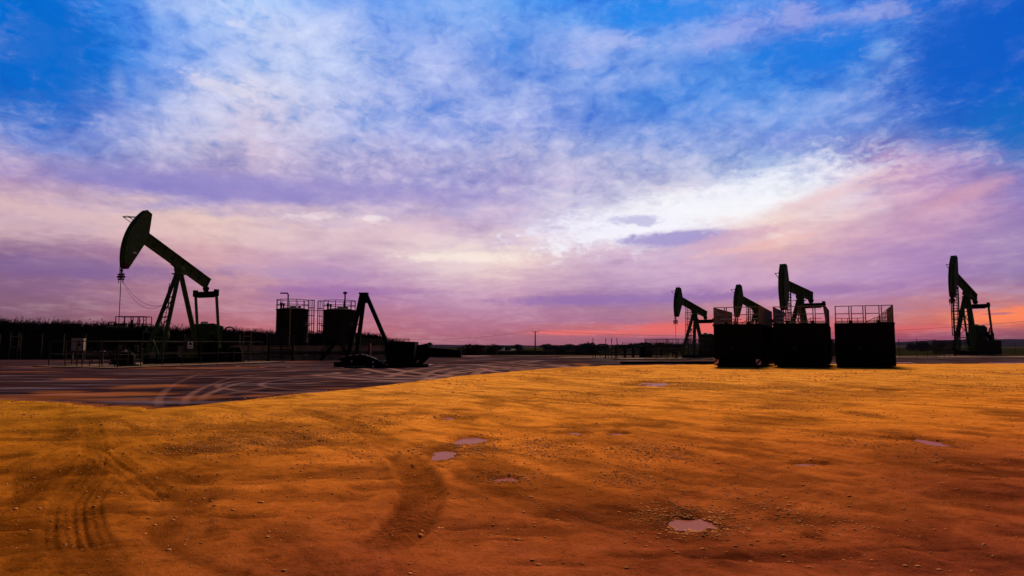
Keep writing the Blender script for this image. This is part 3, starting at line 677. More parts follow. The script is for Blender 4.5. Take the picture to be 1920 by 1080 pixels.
# rail and bar fences in the middle distance
a,b=P(1167,643,92),P(1262,643,92)
fence('mesh_fence',[(a.x,92),(b.x,92)],2.05,2.3,(.1,1.1,1.6,2.0),M['rail'],'mesh topped fence along the pipework left of the small pump jack','yard fences',infill=.1,inf_z=(1.6,.98))
a,b=P(1113,660,88),P(1158,660,84)
fence('barrier_rail',[(a.x,86),(b.x,86)],1.25,1.6,(.7,1.2),M['rail'],'low pipe barrier at the left end of the middle pipework','yard fences',r=.05)
a,b=P(1678,660,96),P(1722,660,96)
fence('mesh_fence',[(a.x,95),(b.x,92)],2.5,2.2,(.15,.6,1.2,1.9,2.4),M['rail'],'mesh fence immediately right of the right container','yard fences',infill=.14,inf_z=(.15,.98))
a,b=P(1722,660,96),P(1782,660,100)
fence('wire_fence',[(a.x,94),(b.x,99)],2.1,1.9,(.4,1.3),M['rail'],'low wire fence between the right container and the right pump jack','yard fences',r=.03,rr_=.012)
a,b=P(1875,660,108),P(1990,660,112)
fence('wire_fence',[(a.x,108),(b.x,112)],2.1,3,(.4,1.3,2.0),M['rail'],'wire fence running off the right edge of the picture','yard fences',r=.03,rr_=.012)
a,b=P(1553,660,80),P(1566,660,80)
fence('mesh_fence',[(P(1545,660,92).x,92),(P(1580,660,92).x,92)],2.4,1.3,(.2,1.6,2.3),M['rail'],'mesh fence seen through the gap between the middle and right containers','yard fences',infill=.14,inf_z=(.2,.96))
# left perimeter fence in front of the reeds
lp=[(P(x_,660,Y_).x,Y_) for x_,Y_ in((-40,82),(78,81),(160,80.5),(258,80),(345,80.5),(500,82))]
pf=fence('perimeter_fence',lp,3.0,3.0,(),M['post'],'line of pale bare posts with wire in front of the tall reeds','boundary fences',r=.05)
m=MB()
for z in(.6,1.3,2.0,2.7): m.path([Vector((x_-lp[0][0],y_-lp[0][1],z)) for x_,y_ in lp],.008,4)
m.build('wire',M['rail'],pf)
g=empty('gate_frame',(P(23,660,81.5).x,81,0),0,'pale H shaped post pair with two crossbars at the left edge before the reeds','gate post')
MB().tube((0,0,0),(0.1,0,3.2),.055).build('post',M['post'],g); MB().tube((.95,0,0),(1.05,0,3.2),.055).build('post',M['post'],g)
m=MB(); m.tube((0,0,2.7),(1.0,0,2.7),.04); m.tube((0,0,1.5),(1.0,0,1.5),.04); m.build('crossbar',M['post'],g)
MB().tube((1.4,.1,0),(1.05,0,2.4),.035).build('strut',M['post'],g)
# frame right of pump 1
g=empty('gate_frame',(P(470,660,72).x,70,0),0,'pale open gate frame standing just right of the largest pump jack','gate post')
for x_ in(0,.75): MB().tube((x_,0,0),(x_,0,3.0),.05).build('post',M['post'],g)
m=MB(); m.tube((0,0,2.6),(.75,0,2.6),.035); m.tube((0,0,.9),(.75,0,.9),.035); m.build('crossbar',M['post'],g)
MB().tube((1.5,.1,0),(.75,0,2.2),.03).build('strut',M['post'],g)
# mesh fence above the bund
a=P(690,660,88);b=P(767,660,88)
mf=fence('mesh_fence',[(P(655,660,88).x,88),(P(720,660,88).x,87),(P(767,660,87).x,87)],2.55,1.4,(1.5,2.5),M['rail'],'fine mesh fence standing behind the leaning steel frame and black skip','boundary fences',infill=.05,inf_z=(1.5,.98),r=.04)

# ================================================================ bund wall, gate, pipes
wx0,wx1=P(335,660,78).x,P(800,660,78).x
m=MB(); m.box(((wx0+wx1)/2,78,.79),(wx1-wx0,.3,1.58)); m.box(((wx0+wx1)/2,78,1.60),(wx1-wx0+.1,.42,.05))
bw=m.build('bund_wall',M['bund']); tag(bw,'low ochre concrete wall in front of the two storage tanks','wall')
m=MB()
for z in(.75,.92): m.tube((wx0+3,77.7,z),(wx1-4,77.7,z),.055)
for x_ in np.arange(wx0+4,wx1-4,2.2): m.box((x_,77.75,.84),(.06,.12,.4))
tag(m.build('pipeline',M['black']),'pair of dark pipes running along the face of the ochre wall','pipe')
gx=P(504,660,74).x; gp=empty('palisade_gate',(gx,74,0),0,'black palisade gate panel on two thick posts before the left storage tank','gate')
wg=P(549.5,660,74).x-gx
for x_ in(0,wg):
    m=MB(); m.box((x_,0,1.45),(.16,.16,2.9)); m.box((x_,0,.04),(.5,.4,.08)); m.box((x_,0,.2),(.24,.24,.3)); m.build('post',M['black'],gp)
MB().box((wg/2,0,1.45),(.14,.1,2.3)).build('post',M['black'],gp)
m=MB()
for z in(.35,1.25,1.5,2.75): m.box((wg/2,0,z),(wg-.16,.07,.08))
m.box((-.15,0,1.3),(.35,.06,.08)); m.build('rail',M['black'],gp)
m=MB()
for i in range(20):
    x_=.12+(wg-.24)*i/19
    m.box((x_,0.02,.8),(.05,.03,.85)); m.box((x_,0.02,2.1),(.04,.03,1.25))
m.build('pale_bars',M['black'],gp)
# stile stairs over the wall
sx=P(598,660,76).x; s0=empty('access_stairs',(sx,76.6,0),0,'dark metal stairs climbing over the ochre wall before the right storage tank','stairs')
m=MB()
for y in(-.4,.4): m.bar((0,y,0),(1.7,y,2.0),.06,.22); m.bar((3.2,y,0.2),(2.3,y,2.0),.06,.22)
m.build('stringer',M['black'],s0)
m=MB()
for i in range(8): t=(i+.5)/8; m.box((1.7*t,0,2*t),(.26,.8,.04))
m.box((2.0,0,2.0),(.75,.8,.05)); m.build('tread',M['black'],s0)
m=MB()
for y in(-.42,.42):
    m.path([(0,y,.9),(1.7,y,3.0),(2.35,y,3.0),(3.3,y,1.1)],.03); m.path([(0,y,.5),(1.7,y,2.5),(2.35,y,2.5)],.02)
    for q in((0,0,.9),(.85,1,1.95),(1.7,2,3.0),(2.35,2,3.0),(3.3,.2,1.1)): m.tube((q[0],y,q[1]),(q[0],y,q[2]),.025)
m.build('handrail',M['black'],s0)
# inlet pipe with pale elbow in front of wall
m=MB(); e=P(577,665,75); ex_=P(602,665,75); m.tube((e.x,75,.62),(ex_.x,75,.62),.06); tag(m.build('short_pipe',M['black']),'short dark pipe stub with pale bend in front of the ochre wall','pipe')
o=bpy.data.objects['short_pipe']; o2=MB().ring((e.x-.02,75,.42),.2,.06,'y',8,90,180).build('pipe_bend',M['galv'],o)

# ================================================================ storage tanks
def tank(cx,cy,r,h,lad,label,vent,pipe=False):
    root=empty('storage_tank',(cx,cy,0),0,label,'tank','storage tanks')
    MB().lathe((0,0,0),[(r+.03,0),(r+.03,.1),(r,.12),(r,h*.33),(r+.012,h*.332),(r+.012,h*.336),(r,h*.338),(r,h*.66),(r+.012,h*.662),(r+.012,h*.666),(r,h*.668),(r,h-.12),(r+.06,h-.12),(r+.06,h)],56).build('shell',M['tank'],root)
    MB().lathe((0,0,h-.01),[(r+.055,0),(r*.55,.2),(.01,.3)],56).build('roof',M['black'],root)
    m=MB()
    for z in(.55,1.15): m.ring((0,0,h+z),r,.04,'z',40)
    for i in range(12): t=2*math.pi*i/12; m.tube((r*math.cos(t),r*math.sin(t),h-.1),(r*math.cos(t),r*math.sin(t),h+1.15),.038,n=5)
    m.build('guard_rail',M['black'],root)
    m=MB(); x0=r+.1 if lad>0 else -r-.1; sg=lad
    for y in(-.22,.22): m.tube((x0+sg*.08,y,.4),(x0+sg*.08,y,h+1.15),.025,n=5)
    for i in range(int(h/.3)): m.tube((x0+sg*.08,-.22,.5+i*.3),(x0+sg*.08,.22,.5+i*.3),.016,n=4)
    m.build('ladder',M['black'],root)
    m=MB()
    for z in np.linspace(2.45,h+1.15,6): m.ring((x0+sg*.32,0,z),.38,.032,'z',18,-130 if sg>0 else 50,130 if sg>0 else 310); 
    for an in(-100,-60,-20,20,60,100):
        c_=.38*math.cos(R(an))*sg; s_a=.38*math.sin(R(an)); m.tube((x0+sg*.32+c_,s_a,2.45),(x0+sg*.32+c_,s_a,h+1.15),.026,n=4)
    for z in(h*.45,h*.68): m.box((x0+sg*.05,0,z),(.3,.3,.14))
    m.build('ladder_cage',M['black'],root)
    m=MB()
    if vent=='elbow':
        vx=P(539,660,cy).x-cx; vz=P(539,550,cy).z; ve=P(524,660,cy).x-cx
        m.path([(vx,-.3,h),(vx,-.3,vz-.15),(vx-.15,-.3,vz),(ve,-.3,vz)],.085,8)
    else:
        vx=P(646,660,cy).x-cx; vz=P(646,548,cy).z
        m.tube((vx,-.3,h),(vx,-.3,vz-.1),.09); m.lathe((vx,-.3,vz-.2),[(.28,0),(.26,.14),(.14,.24),(.01,.27)],14); m.tube((vx,-.3,vz-.3),(vx,-.3,vz-.1),.12)
    m.build('vent_pipe',M['black'],root)
    for q,(x_,y_,rr2,hh) in enumerate([(-.5*r,-.5,.13,.75),(.1*r,-.4,.38,.35),(.5*r,-.3,.16,.42),(-.72*r,-.2,.16,.85)]):
        mm=MB(); mm.lathe((x_,y_,h),[(rr2*.7,0),(rr2*.7,hh*.6),(rr2,hh*.6),(rr2,hh),(.01,hh)],14); mm.build('roof_hatch',M['black'],root)
    if pipe:
        vx=P(543,660,cy-r).x-cx; m=MB(); m.tube((vx,-r-.12,.8),(vx,-r-.12,h-.1),.055); 
        for z in(1.5,3,4.5,6): m.box((vx,-r-.06,z),(.16,.12,.05))
        m.build('down_pipe',M['yellow'],root)
    return root
h_t=P(547,580,83).z
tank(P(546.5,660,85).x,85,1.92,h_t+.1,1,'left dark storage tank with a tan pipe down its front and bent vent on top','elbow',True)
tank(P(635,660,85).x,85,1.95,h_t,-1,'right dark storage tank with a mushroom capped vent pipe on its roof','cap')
m=MB(); m.tube((P(576,660,85).x,85,h_t-.05),(P(606,660,85).x,85,h_t-.05),.03); tag(m.build('tie_pipe',M['black']),'thin pipe linking the tops of the two storage tanks','pipe')

# ================================================================ separator, platform, cabinet
sp=empty('separator_vessel',(-40.5,73,0),0,'dark horizontal vessel behind the largest pump jack with pipes on its top','vessel')
MB().lathe((-2.6,0,2.75),[(.02,-.55),(.6,-.4),(.95,-.05),(1.0,.3),(1.0,5.6),(.95,5.95),(.6,6.3),(.02,6.45)],32,'x').build('shell',M['tank'],sp)
for x_ in(-1.6,2.0): MB().prism([(-.8,0),(.8,0),(.8,1.9),(.5,2.2),(-.5,2.2),(-.8,1.9)],x_-.15,x_+.15,'yz').build('saddle',M['black'],sp)
m=MB(); m.path([(-2.6,0,2.9),(-2.6,0,4.15),(-2.0,0,4.15),(-2.0,0,3.6)],.06); m.tube((-1.75,0,3.4),(-1.75,0,4.0),.16); m.box((-1.1,0,3.85),(.5,.3,.16)); m.tube((-1.1,0,3.5),(-1.1,0,3.85),.09); m.build('valve_pipes',M['black'],sp)
pl=empty('access_platform',(P(224,622,71).x,71,0),0,'railed steel platform raised above the reeds, left of the largest pump jack','platform')
wd=P(275,660,71).x-P(223,660,71).x; zp=P(250,621,71).z; zr=P(250,594,71).z
m=MB(); m.box((wd/2,0,zp-.06),(wd,1.6,.14)); m.box((wd/2,-.8,zp-.25),(wd,.1,.45)); m.build('deck',M['black'],pl)
for x_ in(.1,wd-.1):
    for y in(-.7,.7): MB().box((x_,y,zp/2),(.14,.14,zp)).build('leg',M['black'],pl)
m=MB()
for y in(-.78,.78):
    for z in(zr,(zr+zp)/2): m.tube((0,y,z),(wd,y,z),.035)
    for x_ in(0,.32*wd,.55*wd,.8*wd,wd): m.tube((x_,y,zp),(x_,y,zr),.045)
for x_ in(0,wd):
    for z in(zr,(zr+zp)/2): m.tube((x_,-.78,z),(x_,.78,z),.035)
m.build('guard_rail',M['black'],pl)
m=MB(); m.lathe((wd*.42,0,zp),[(.16,0),(.16,.45),(.3,.5),(.3,.7),(.1,.8),(.1,1.15),(.01,1.2)],12); m.box((wd*.9,0,zp+.3),(.45,.5,.6)); m.tube((wd*.62,.2,zp),(wd*.7,.2,zp+1.2),.03); m.build('valve_stack',M['black'],pl)
ca=P(147,648,57.5); cb=empty('control_cabinet',(ca.x,57.5,0),R(8),'pale grey control cabinet on a frame stand behind the fence at far left','cabinet')
m=MB(); m.box((0,0,1.75),(.95,.4,1.0)); m.build('body',M['cab'],cb,bev=.02)
MB().box((.12,-.215,1.72),(.3,.03,.22)).build('display_panel',M['black'],cb); MB().box((.1,-.21,1.95),(.22,.02,.08)).build('label_plate',M['black'],cb)
MB().box((.05,-.21,1.42),(.14,.03,.04)).build('handle',M['black'],cb)
m=MB()
for x_ in(-.4,.4): m.box((x_,0,.62),(.06,.3,1.24))
m.box((0,0,1.2),(.95,.3,.06)); m.build('stand',M['rail'],cb)
# pipe rack behind cabinet
pr=empty('pipe_manifold',(ca.x+.6,58,0),0,'low manifold of pale capped pipes standing right of the control cabinet','manifold')
m=MB()
for z in(.75,1.1): m.tube((-.2,0,z),(4.6,0,z),.06)
m.build('header_pipe',M['rail'],pr)
for i in range(5): mm=MB(); mm.tube((.3+i*.9,0,0),(.3+i*.9,0,1.15),.05); mm.box((.3+i*.9,-.05,1.2),(.34,.2,.08)); mm.build('riser',M['galv'] if i%2 else M['rail'],pr)
m=MB(); m.lathe((3.4,-.4,0),[(.3,0),(.3,.3),(.16,.5),(.12,.9),(.22,.95),(.22,1.05),(.02,1.1)],14); m.build('valve',M['black'],pr)

# ================================================================ dismantled pump jack parts
fx=P(680,660,55); fr=empty('steel_a_frame',(fx.x,55,0),0,'black three legged steel A frame without a beam standing beside the skip','frame')
ztop=P(680,549,55).z; X_=lambda px,Y=55:P(px,660,Y).x-fx.x
m=MB(); m.box((X_(680),0,ztop-.05),(X_(688)-X_(673)+.05,.6,.12)); m.box((X_(680),0,ztop-.45),(.6,.5,.75)); m.build('head_plate',M['black'],fr)
def leg(p,q,w): MB().bar(p,q,.3,w,(0,1,0)).build('leg',M['black'],fr)
leg((X_(677),-.12,ztop-.1),(X_(651,54),-1.0,.35),.32); leg((X_(681),.1,ztop-.1),(X_(668,56),.9,.35),.26); leg((X_(684),0,ztop-.1),(X_(741),0,.35),.30)
m=MB(); fa=lambda t:Vector((X_(677),-.12,ztop-.1)).lerp(Vector((X_(651,54),-1.0,.35)),t); fb=lambda t:Vector((X_(681),.1,ztop-.1)).lerp(Vector((X_(668,56),.9,.35)),t)
for t in(.45,.72,.95): m.bar(fa(t),fb(t),.08)
for t in(.5,.78): m.bar(fa(t),fb(t+.2),.06)
m.build('cross_brace',M['black'],fr)
m=MB(); m.box((X_(700),-.9,.2),(X_(775)-X_(640),.3,.38)); m.box((X_(700),.9,.2),(X_(775)-X_(640),.3,.38))
for px in(645,680,730,770): m.box((X_(px),0,.2),(.25,1.5,.3))
m.build('base_frame',M['black'],fr)
# black skip
bx_=P(753,660,53); sk=empty('equipment_skip',(bx_.x,53.2,0),0,'large black steel box with sloped left side next to the A frame','skip')
z1,z0b=P(750,641,53).z,.25
hw=(P(781,660,53).x-P(726,660,53).x)/2
m=MB(); m.prism([(-hw+.15,z0b),(hw-.05,z0b),(hw,z1),(-hw,z1),(-hw-.05,z1-.3)],-1.0,1.0); m.build('body',M['black'],sk)
m=MB()
for x_ in np.linspace(-hw+.2,hw-.15,6): m.box((x_,-1.03,(z1+z0b)/2),(.08,.06,z1-z0b-.2))
m.box((0,-1.04,z1-.05),(2*hw,.1,.12)); m.build('rib',M['black'],sk)
m=MB(); m.box((.3,-.8,.12),(2*hw+1.0,.25,.22)); m.box((.3,.8,.12),(2*hw+1.0,.25,.22)); m.build('skid',M['black'],sk)
m=MB(); m.box((0,0,0),(.16,.5,.9)); m.build('red_end_post',M['red'],sk,(X_(702)+fx.x-bx_.x,0,P(702,655,53).z))
# walking beam lying on the ground with lifting eye
wb=P(822,660,53); w=empty('lifted_beam',(wb.x,53.4,0),0,'long black tapered beam reaching right from the skip, held off the ground by a strut','beam')
q=lambda px,py:(P(px,py,53.4).x-wb.x,P(px,py,53.4).z)
m=MB(); m.prism([q(781,653),q(812,652),q(865,656),q(865,670.5),q(800,670),q(781,676)],-.3,.3); m.build('beam_body',M['black'],w)
m=MB(); m.prism([q(781,656),q(781,648),q(800,644),q(806,641.5),q(810,643),q(811,647),q(808,650),q(800,653)],-.12,.12); m.build('lifting_arm',M['black'],w)
m=MB(); c_=q(806.8,645.5); m.ring((c_[0],-.2,c_[1]),.13,.04,'y',16); m.build('lifting_eye',M['galv'],w)
m=MB(); a_,b_=q(806,664),q(784,685); m.bar((a_[0],0,a_[1]),(b_[0],0,.15),.3,.35); b2=q(797,688); m.box((b2[0],0,.12),(.5,.5,.24)); m.build('strut',M['black'],w)
# lying head plates with tape
lp_=P(683,660,51.5); lh=empty('lying_curved_plate',(lp_.x,51.3,0),0,'dark arched steel plate lying under the A frame, red and white tape along its edge','steel plate')
q=lambda px,py:(P(px,py,51.3).x-lp_.x,max(.02,P(px,py,51.3).z))
top=[q(636,673),q(643,668.5),q(661,665.5),q(677,663.5),q(685,664.5),q(701,670),q(717,678),q(730,685)]
m=MB(); m.prism([q(636,674)]+top+[q(728,689),q(701,689),q(693,684),q(681,682),q(644,678)],-.35,.35); m.build('plate_body',M['black'],lh)
m=MB()
for i in range(len(top)-1):
    a_,b_=Vector((top[i][0],-.36,top[i][1])),Vector((top[i+1][0],-.36,top[i+1][1]))
    m.bar(a_+Vector((0,0,-.02)),b_+Vector((0,0,-.02)),.02,.05)
m.build('hazard_tape',M['haz'],lh)
for px,py in((661.5,677),(701.5,678.5),(701.5,686.5)):
    c_=q(px,py); MB().box((c_[0],-.37,c_[1]),(.12,.03,.13)).build('reflector',M['white'],lh)
for px in(672,715):
    m=MB(); c_=q(px,688); m.box((c_[0],0,.06),(.9,.6,.12)); m.build('timber_block',M['wood'],lh)
m=MB(); c_=q(676,687.5); m.box((c_[0],0,.05),(2.4,.5,.06)); m.build('ground_plate',M['black'],lh)

# ================================================================ black containers with railings
def container(fl,fr_,axis,L,h,label,front_y,haz=False,rail_h=1.25,side_rails=(1,1),gusset=0):
    """fl, fr_: front left and right x at the depth front_y"""
    wd=fr_-fl; root=empty('steel_container',((fl+fr_)/2,front_y,0),-R(axis),label,'container','black steel containers'); hw=wd/2
    m=MB(); m.prism([(-hw,.2),(hw,.2),(hw,h),(-hw,h)],0,L); o=m.build('body',M['box'],root,bev=.02)
    m=MB()
    for x_ in np.linspace(-hw+.1,hw-.1,12): m.box((x_,-.03,(h+.3)/2),(.1,.06,h-.5))
    for y in np.arange(.5,L,.6):
        for s in(-1,1): m.box((s*(hw+.025),y,(h+.3)/2),(.05,.1,h-.5))
    m.box((0,-.035,h-.06),(wd+.1,.1,.14)); m.box((0,-.035,.36),(wd+.04,.1,.14)); m.build('rib',M['box'],root)
    for x_ in(-hw*.6,hw*.6): MB().box((x_,L/2+.15,.1),(.5,L-.3,.2)).build('skid',M['box'],root)
    MB().box((0,.45,.1),(wd*.9,.35,.196)).build('cross_skid',M['box'],root)
    for x_ in(-.45*hw,.5*hw): MB().box((x_,.1,h+.1),(.22,.16,.2)).build('lifting_lug',M['box'],root)
    m=MB(); m.lathe((-.2*hw,-.05,1.5),[(.02,-.08),(.12,-.08),(.12,0)],12,'y'); m.build('outlet_valve',M['rail'],root)
    # railings
    zt=h+rail_h
    m=MB()
    xs=[-hw+.05,-.5*hw,-.42*hw,-.02*hw,.06*hw,.52*hw,.6*hw,hw-.05]
    for x_ in xs: m.tube((x_,.05,h),(x_,.05,zt),.038,n=6)
    for a_,b_ in zip(xs[::2],xs[1::2]):
        for z in(zt,h+rail_h*.55,h+.14): m.tube((a_,.05,z),(b_,.05,z),.032,n=6)
    for a_,b_ in((xs[1],xs[2]),(xs[3],xs[4]),(xs[5],xs[6])): m.tube((a_,.05,zt),(b_,.05,zt),.022,n=5)
    m.build('front_railing',M['crail'],root)
    m=MB(); yb=1.6
    m.tube((-hw+.05,yb,h+.42),(.1*hw,yb,h+.42),.022); m.tube((-hw+.05,yb,h+.1),(.95*hw,yb,h+.1),.022)
    m.tube((.1*hw,yb,h+.1),(.38*hw,yb,h+.42),.022); m.tube((.38*hw,yb,h+.42),(.8*hw,yb,h+.42),.022)
    for x_ in(-.75*hw,-.55*hw,-.2*hw,.38*hw): m.tube((x_,yb,h),(x_,yb,h+.42),.022)
    m.build('inner_kick_rail',M['crail'],root)
    for s,on in zip((-1,1),side_rails):
        if not on: continue
        m=MB(); x_=s*(hw-.03)
        for z in(zt,h+rail_h*.55,h+.14): m.tube((x_,.05,z),(x_,L-.3,z),.026,n=6)
        n=int(L/.2)
        for i in range(n+1): y=.05+(L-.35)*i/n; m.bar((x_,y,h),(x_,y,zt),.045 if i%6 else .08,.025,(1,0,0))
        m.bar((x_,.1,h+.15),(x_,2.6,zt-.1),.035)
        m.build('side_railing',M['crail'],root)
    if gusset:
        m=MB(); x1=hw-.06; w_=1.02
        for i in range(13):
            t=i/12; x_=x1-w_*t; top=zt-.05-(rail_h-.35)*t; m.box((x_,.62,(h+top)/2),(.05,.02,top-h))
        m.bar((x1,.62,zt),(x1-w_,.62,h+.36),.04); m.bar((x1,.62,h+.8),(x1-w_*.75,.62,h+.12),.03); m.bar((x1,.62,h+.05),(x1-w_,.62,h+.05),.04)
        m.build('sloped_mesh_panel',M['crail'],root)
    if haz:
        for s in(-1,1):
            MB().box((s*(hw-.16),-.1,.48),(.34,.03,.40)).build('hazard_marker',M['haz'],root)
    return root
zc=P(1400,606,50).z
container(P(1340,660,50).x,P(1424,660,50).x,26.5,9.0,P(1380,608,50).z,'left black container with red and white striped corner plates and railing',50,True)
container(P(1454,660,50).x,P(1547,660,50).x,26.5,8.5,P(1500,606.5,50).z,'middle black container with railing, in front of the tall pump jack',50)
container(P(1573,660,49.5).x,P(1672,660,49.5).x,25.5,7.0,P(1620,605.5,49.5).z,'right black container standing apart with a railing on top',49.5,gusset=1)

# ================================================================ low black pipe and slab strips
m=MB(); a_=P(1166,660,61.5); m.tube((a_.x,62.5,.12),(20.5,62.0,.12),.12,n=10); tag(m.build('ground_pipe',M['black']),'thick black pipe lying along the dirt edge left of the containers','pipe')
def strip(pts,name,h=.05,mt='conc'):
    m=MB(); m.prism([(p.x,p.y) for p in pts],.006,h,'xy'); tag(m.build(name,M[mt]),kind='structure')
strip([G(1150,674.6),G(1345,674.0),G(1345,672.3),G(1180,672.6)],'concrete_slab',.1)
strip([G(1040,671.2),G(1260,670.6),G(1260,669.4),G(1065,669.6)],'concrete_slab')
strip([G(1560,670.4),G(1925,670.6),G(1925,668.4),G(1560,668.6)],'concrete_slab')
strip([G(455,675.6),G(560,675.8),G(560,674.6),G(470,674.4)],'concrete_slab',.08)
for px,py,rx,ry in((1895,681.0,60,.7),(1690,680.2,24,.5),(890,667.6,26,.5),(800,684,14,.7),(1070,670.9,40,.35)):
    cx,cy,ex_,ey_=elp(px,py,rx,ry); puddle(cx,cy,ex_,ey_,.011,1.0)

# ================================================================ mid-distance equipment between pole and small pump
def wellset(px,Y,label,kind):
    c=P(px,660,Y); r=empty('equipment_box' if kind=='box' else 'wellhead_assembly',(c.x,Y,0),0,label,'equipment' if kind=='box' else 'wellhead')
    if kind=='box':
        m=MB(); m.box((0,0,.75),(.9,.8,1.3)); m.build('body',M['black'],r,bev=.03); m=MB(); m.box((0,0,1.43),(1.0,.9,.07)); m.build('lid',M['black'],r); m=MB(); m.box((0,0,.05),(1.1,.9,.1)); m.build('plinth',M['conc'],r)
        MB().box((.3,-.42,.8),(.05,.05,.2)).build('handle',M['rail'],r)
    else:
        m=MB(); m.tube((0,0,0),(0,0,1.5),.12); m.box((0,0,.5),(.4,.4,.1)); m.box((0,0,.9),(.36,.36,.1)); m.build('spool',M['black'],r)
        m=MB(); m.tube((-.6,0,.7),(.6,0,.7),.07); m.path([(.6,0,.7),(.9,0,.7),(.9,0,.1)],.05); m.build('flow_pipe',M['rail'],r)
        MB().ring((0,-.2,1.2),.2,.03,'y',14).build('hand_wheel',M['red'] if px%2 else M['rail'],r)
    return r
wellset(1206,90,'squat black equipment box, the left one behind the middle mesh fence','box')
wellset(1216,92,'squat black equipment box, the right one behind the middle mesh fence','box')
for i,(px,Y,l) in enumerate([(1172,90,'small valve tree under the left end of the mesh topped fence'),(1188,91,'small valve tree between the mesh fence end and the black boxes'),(1240,90,'small valve tree between the black boxes and the small pump jack')]): wellset(px,Y,l,'well')
pr=empty('pipe_rack',(P(1180,660,94).x,94,0),0,'low rack of thin dark pipes running behind the mesh topped fence','pipe rack')
m=MB()
for z in(.5,.8,1.1): m.tube((-4,0,z),(7,0,z),.05)
m.build('pipes',M['rail'],pr)
for x_ in np.arange(-4,7.1,1.1): MB().box((x_,0,.6),(.08,.08,1.2)).build('leg',M['rail'],pr)
def tub(px,py,Y,label):
    c=P(px,660,Y); m=MB(); m.tube((0,0,0),(0,0,2.6),.045); o=m.build('thin_post',M['rail'],None,(c.x,Y,0)); tag(o,label,'post','thin posts in the middle of the yard')
for px,l in((1112,'thin post at the left end of the low pipe barrier'),(1136,'thin post above the middle of the low pipe barrier'),(1147,'thin post between low barrier and mesh topped fence'),(1157,'thin post just left of the mesh topped fence')): tub(px,1,88,l)

# ================================================================ utility pole and wires
A=P(1003.5,621,200); zg=terrz(A.x,200)
up=empty('utility_pole',(A.x,200,zg-.2),0,'lone wooden utility pole with a short crossarm in the middle of the horizon','utility pole')
MB().tube((0,0,0),(0,0,A.z-zg+.2),.24,.15,n=10).build('pole',M['wood'],up)
MB().box((0,-.2,A.z-zg),(2.0,.14,.14)).build('crossarm',M['wood'],up)
for x_ in(-.9,0,.9): MB().lathe((x_,-.2,A.z-zg+.07),[(.05,0),(.09,.1),(.05,.25),(.01,.27)],8).build('insulator',M['white'],up)
def wire(a,b,sag,name,label,r=.028):
    pts=[]
    for i in range(41):
        t=i/40; q=a.lerp(b,t); q.z-=4*sag*t*(1-t); pts.append(q)
    tag(MB().path(pts,r,4).build(name,M['cable']),label,'wire')
wire(A+Vector((.9,-.2,.2)),P(2080,588,140),2.9,'overhead_wire','overhead wire sagging from the utility pole away to the right')
wire(A+Vector((-.9,-.2,.2)),P(632,629,150),1.6,'overhead_wire','overhead wire running left from the utility pole toward the tanks')

# ================================================================ vegetation
def reeds():
    pts=[(-80,84),(-66,85),(-48,86),(-36,90),(-30,93),(-24,97),(-20,99),(-16,101),(-13.8,102)]
    hs=[4.7,4.4,4.0,3.4,3.3,3.15,2.9,1.9,.3]
    pts=[Vector((x,y,0)) for x,y in pts]; m=MB(); V=[];Fc=[]
    acc=[0]
    for a_,b_ in zip(pts,pts[1:]): acc.append(acc[-1]+(b_-a_).length)
    def at(s):
        for i in range(len(pts)-1):
            if s<=acc[i+1]: t=(s-acc[i])/(acc[i+1]-acc[i]); return pts[i].lerp(pts[i+1],t),hs[i]+(hs[i+1]-hs[i])*t
        return pts[-1],hs[-1]
    # lumpy dense body
    nb=260; prof=[]
    for i in range(nb+1):
        p,h=at(acc[-1]*i/nb); hh=h*(.74+.16*float(fbm(np.array([i*.13]),np.array([2.0]),4)[0])) ; prof.append((p,hh))
    rows=[(-1.5,0),(-1.3,.5),(-.8,.92),(0,1),(1,.9),(1.8,0)]
    for p,hh in prof:
        for dy,f in rows: V.append((p.x,p.y+dy*(1+.3*random.random()),hh*f*(1+.05*random.random())))
    nr=len(rows)
    for i in range(nb):
        for j in range(nr-1): Fc.append((i*nr+j,(i+1)*nr+j,(i+1)*nr+j+1,i*nr+j+1))
    m.add(V,Fc,False)
    V=[];Fc=[]
    for _ in range(26000):
        s=random.random()*acc[-1]; p,h=at(s); k=float(vn(np.array([s*.55]),np.array([1.5]))[0]); k2=float(vn(np.array([s*1.9]),np.array([5.5]))[0])
        dy=random.uniform(-1.7,1.5); H_=h*(.80+.14*k+.16*k2+.16*random.random()**2.2)
        if random.random()<.3: H_=h*random.uniform(.4,.9)
        elif random.random()<.14: H_=h*random.uniform(1.0,1.16+.12*k)
        ln=random.gauss(.1,.16); z0_=H_*.55 ; w=random.uniform(.02,.065)
        x,y=p.x,p.y+dy; o=len(V); mid=(x+ln*.4,y,(z0_+H_)/2)
        V+=[(x-w,y,z0_),(x+w,y,z0_),(mid[0]+w,y,mid[2]),(mid[0]-w,y,mid[2]),(x+ln*1.3,y,H_)]
        Fc+=[(o,o+1,o+2,o+3),(o+3,o+2,o+4)]
        if random.random()<.5:   # seed head / side leaf
            l2=random.uniform(.15,.4)*(1 if random.random()<.6 else -1); q=len(V); t=random.uniform(.5,1); bx=x+ln*1.3*t; bz=z0_+(H_-z0_)*t
            V+=[(bx,y,bz),(bx+l2,y+.05,bz+.22),(bx+l2*.4,y,bz-.02)]; Fc+=[(q,q+1,q+2)]
    m.add(V,Fc,False)
    o=m.build('tall_reeds',M['reed'],recalc=False); tag(o,'dense band of tall dark reeds with feathery tops along the left side',kind='stuff')
reeds()
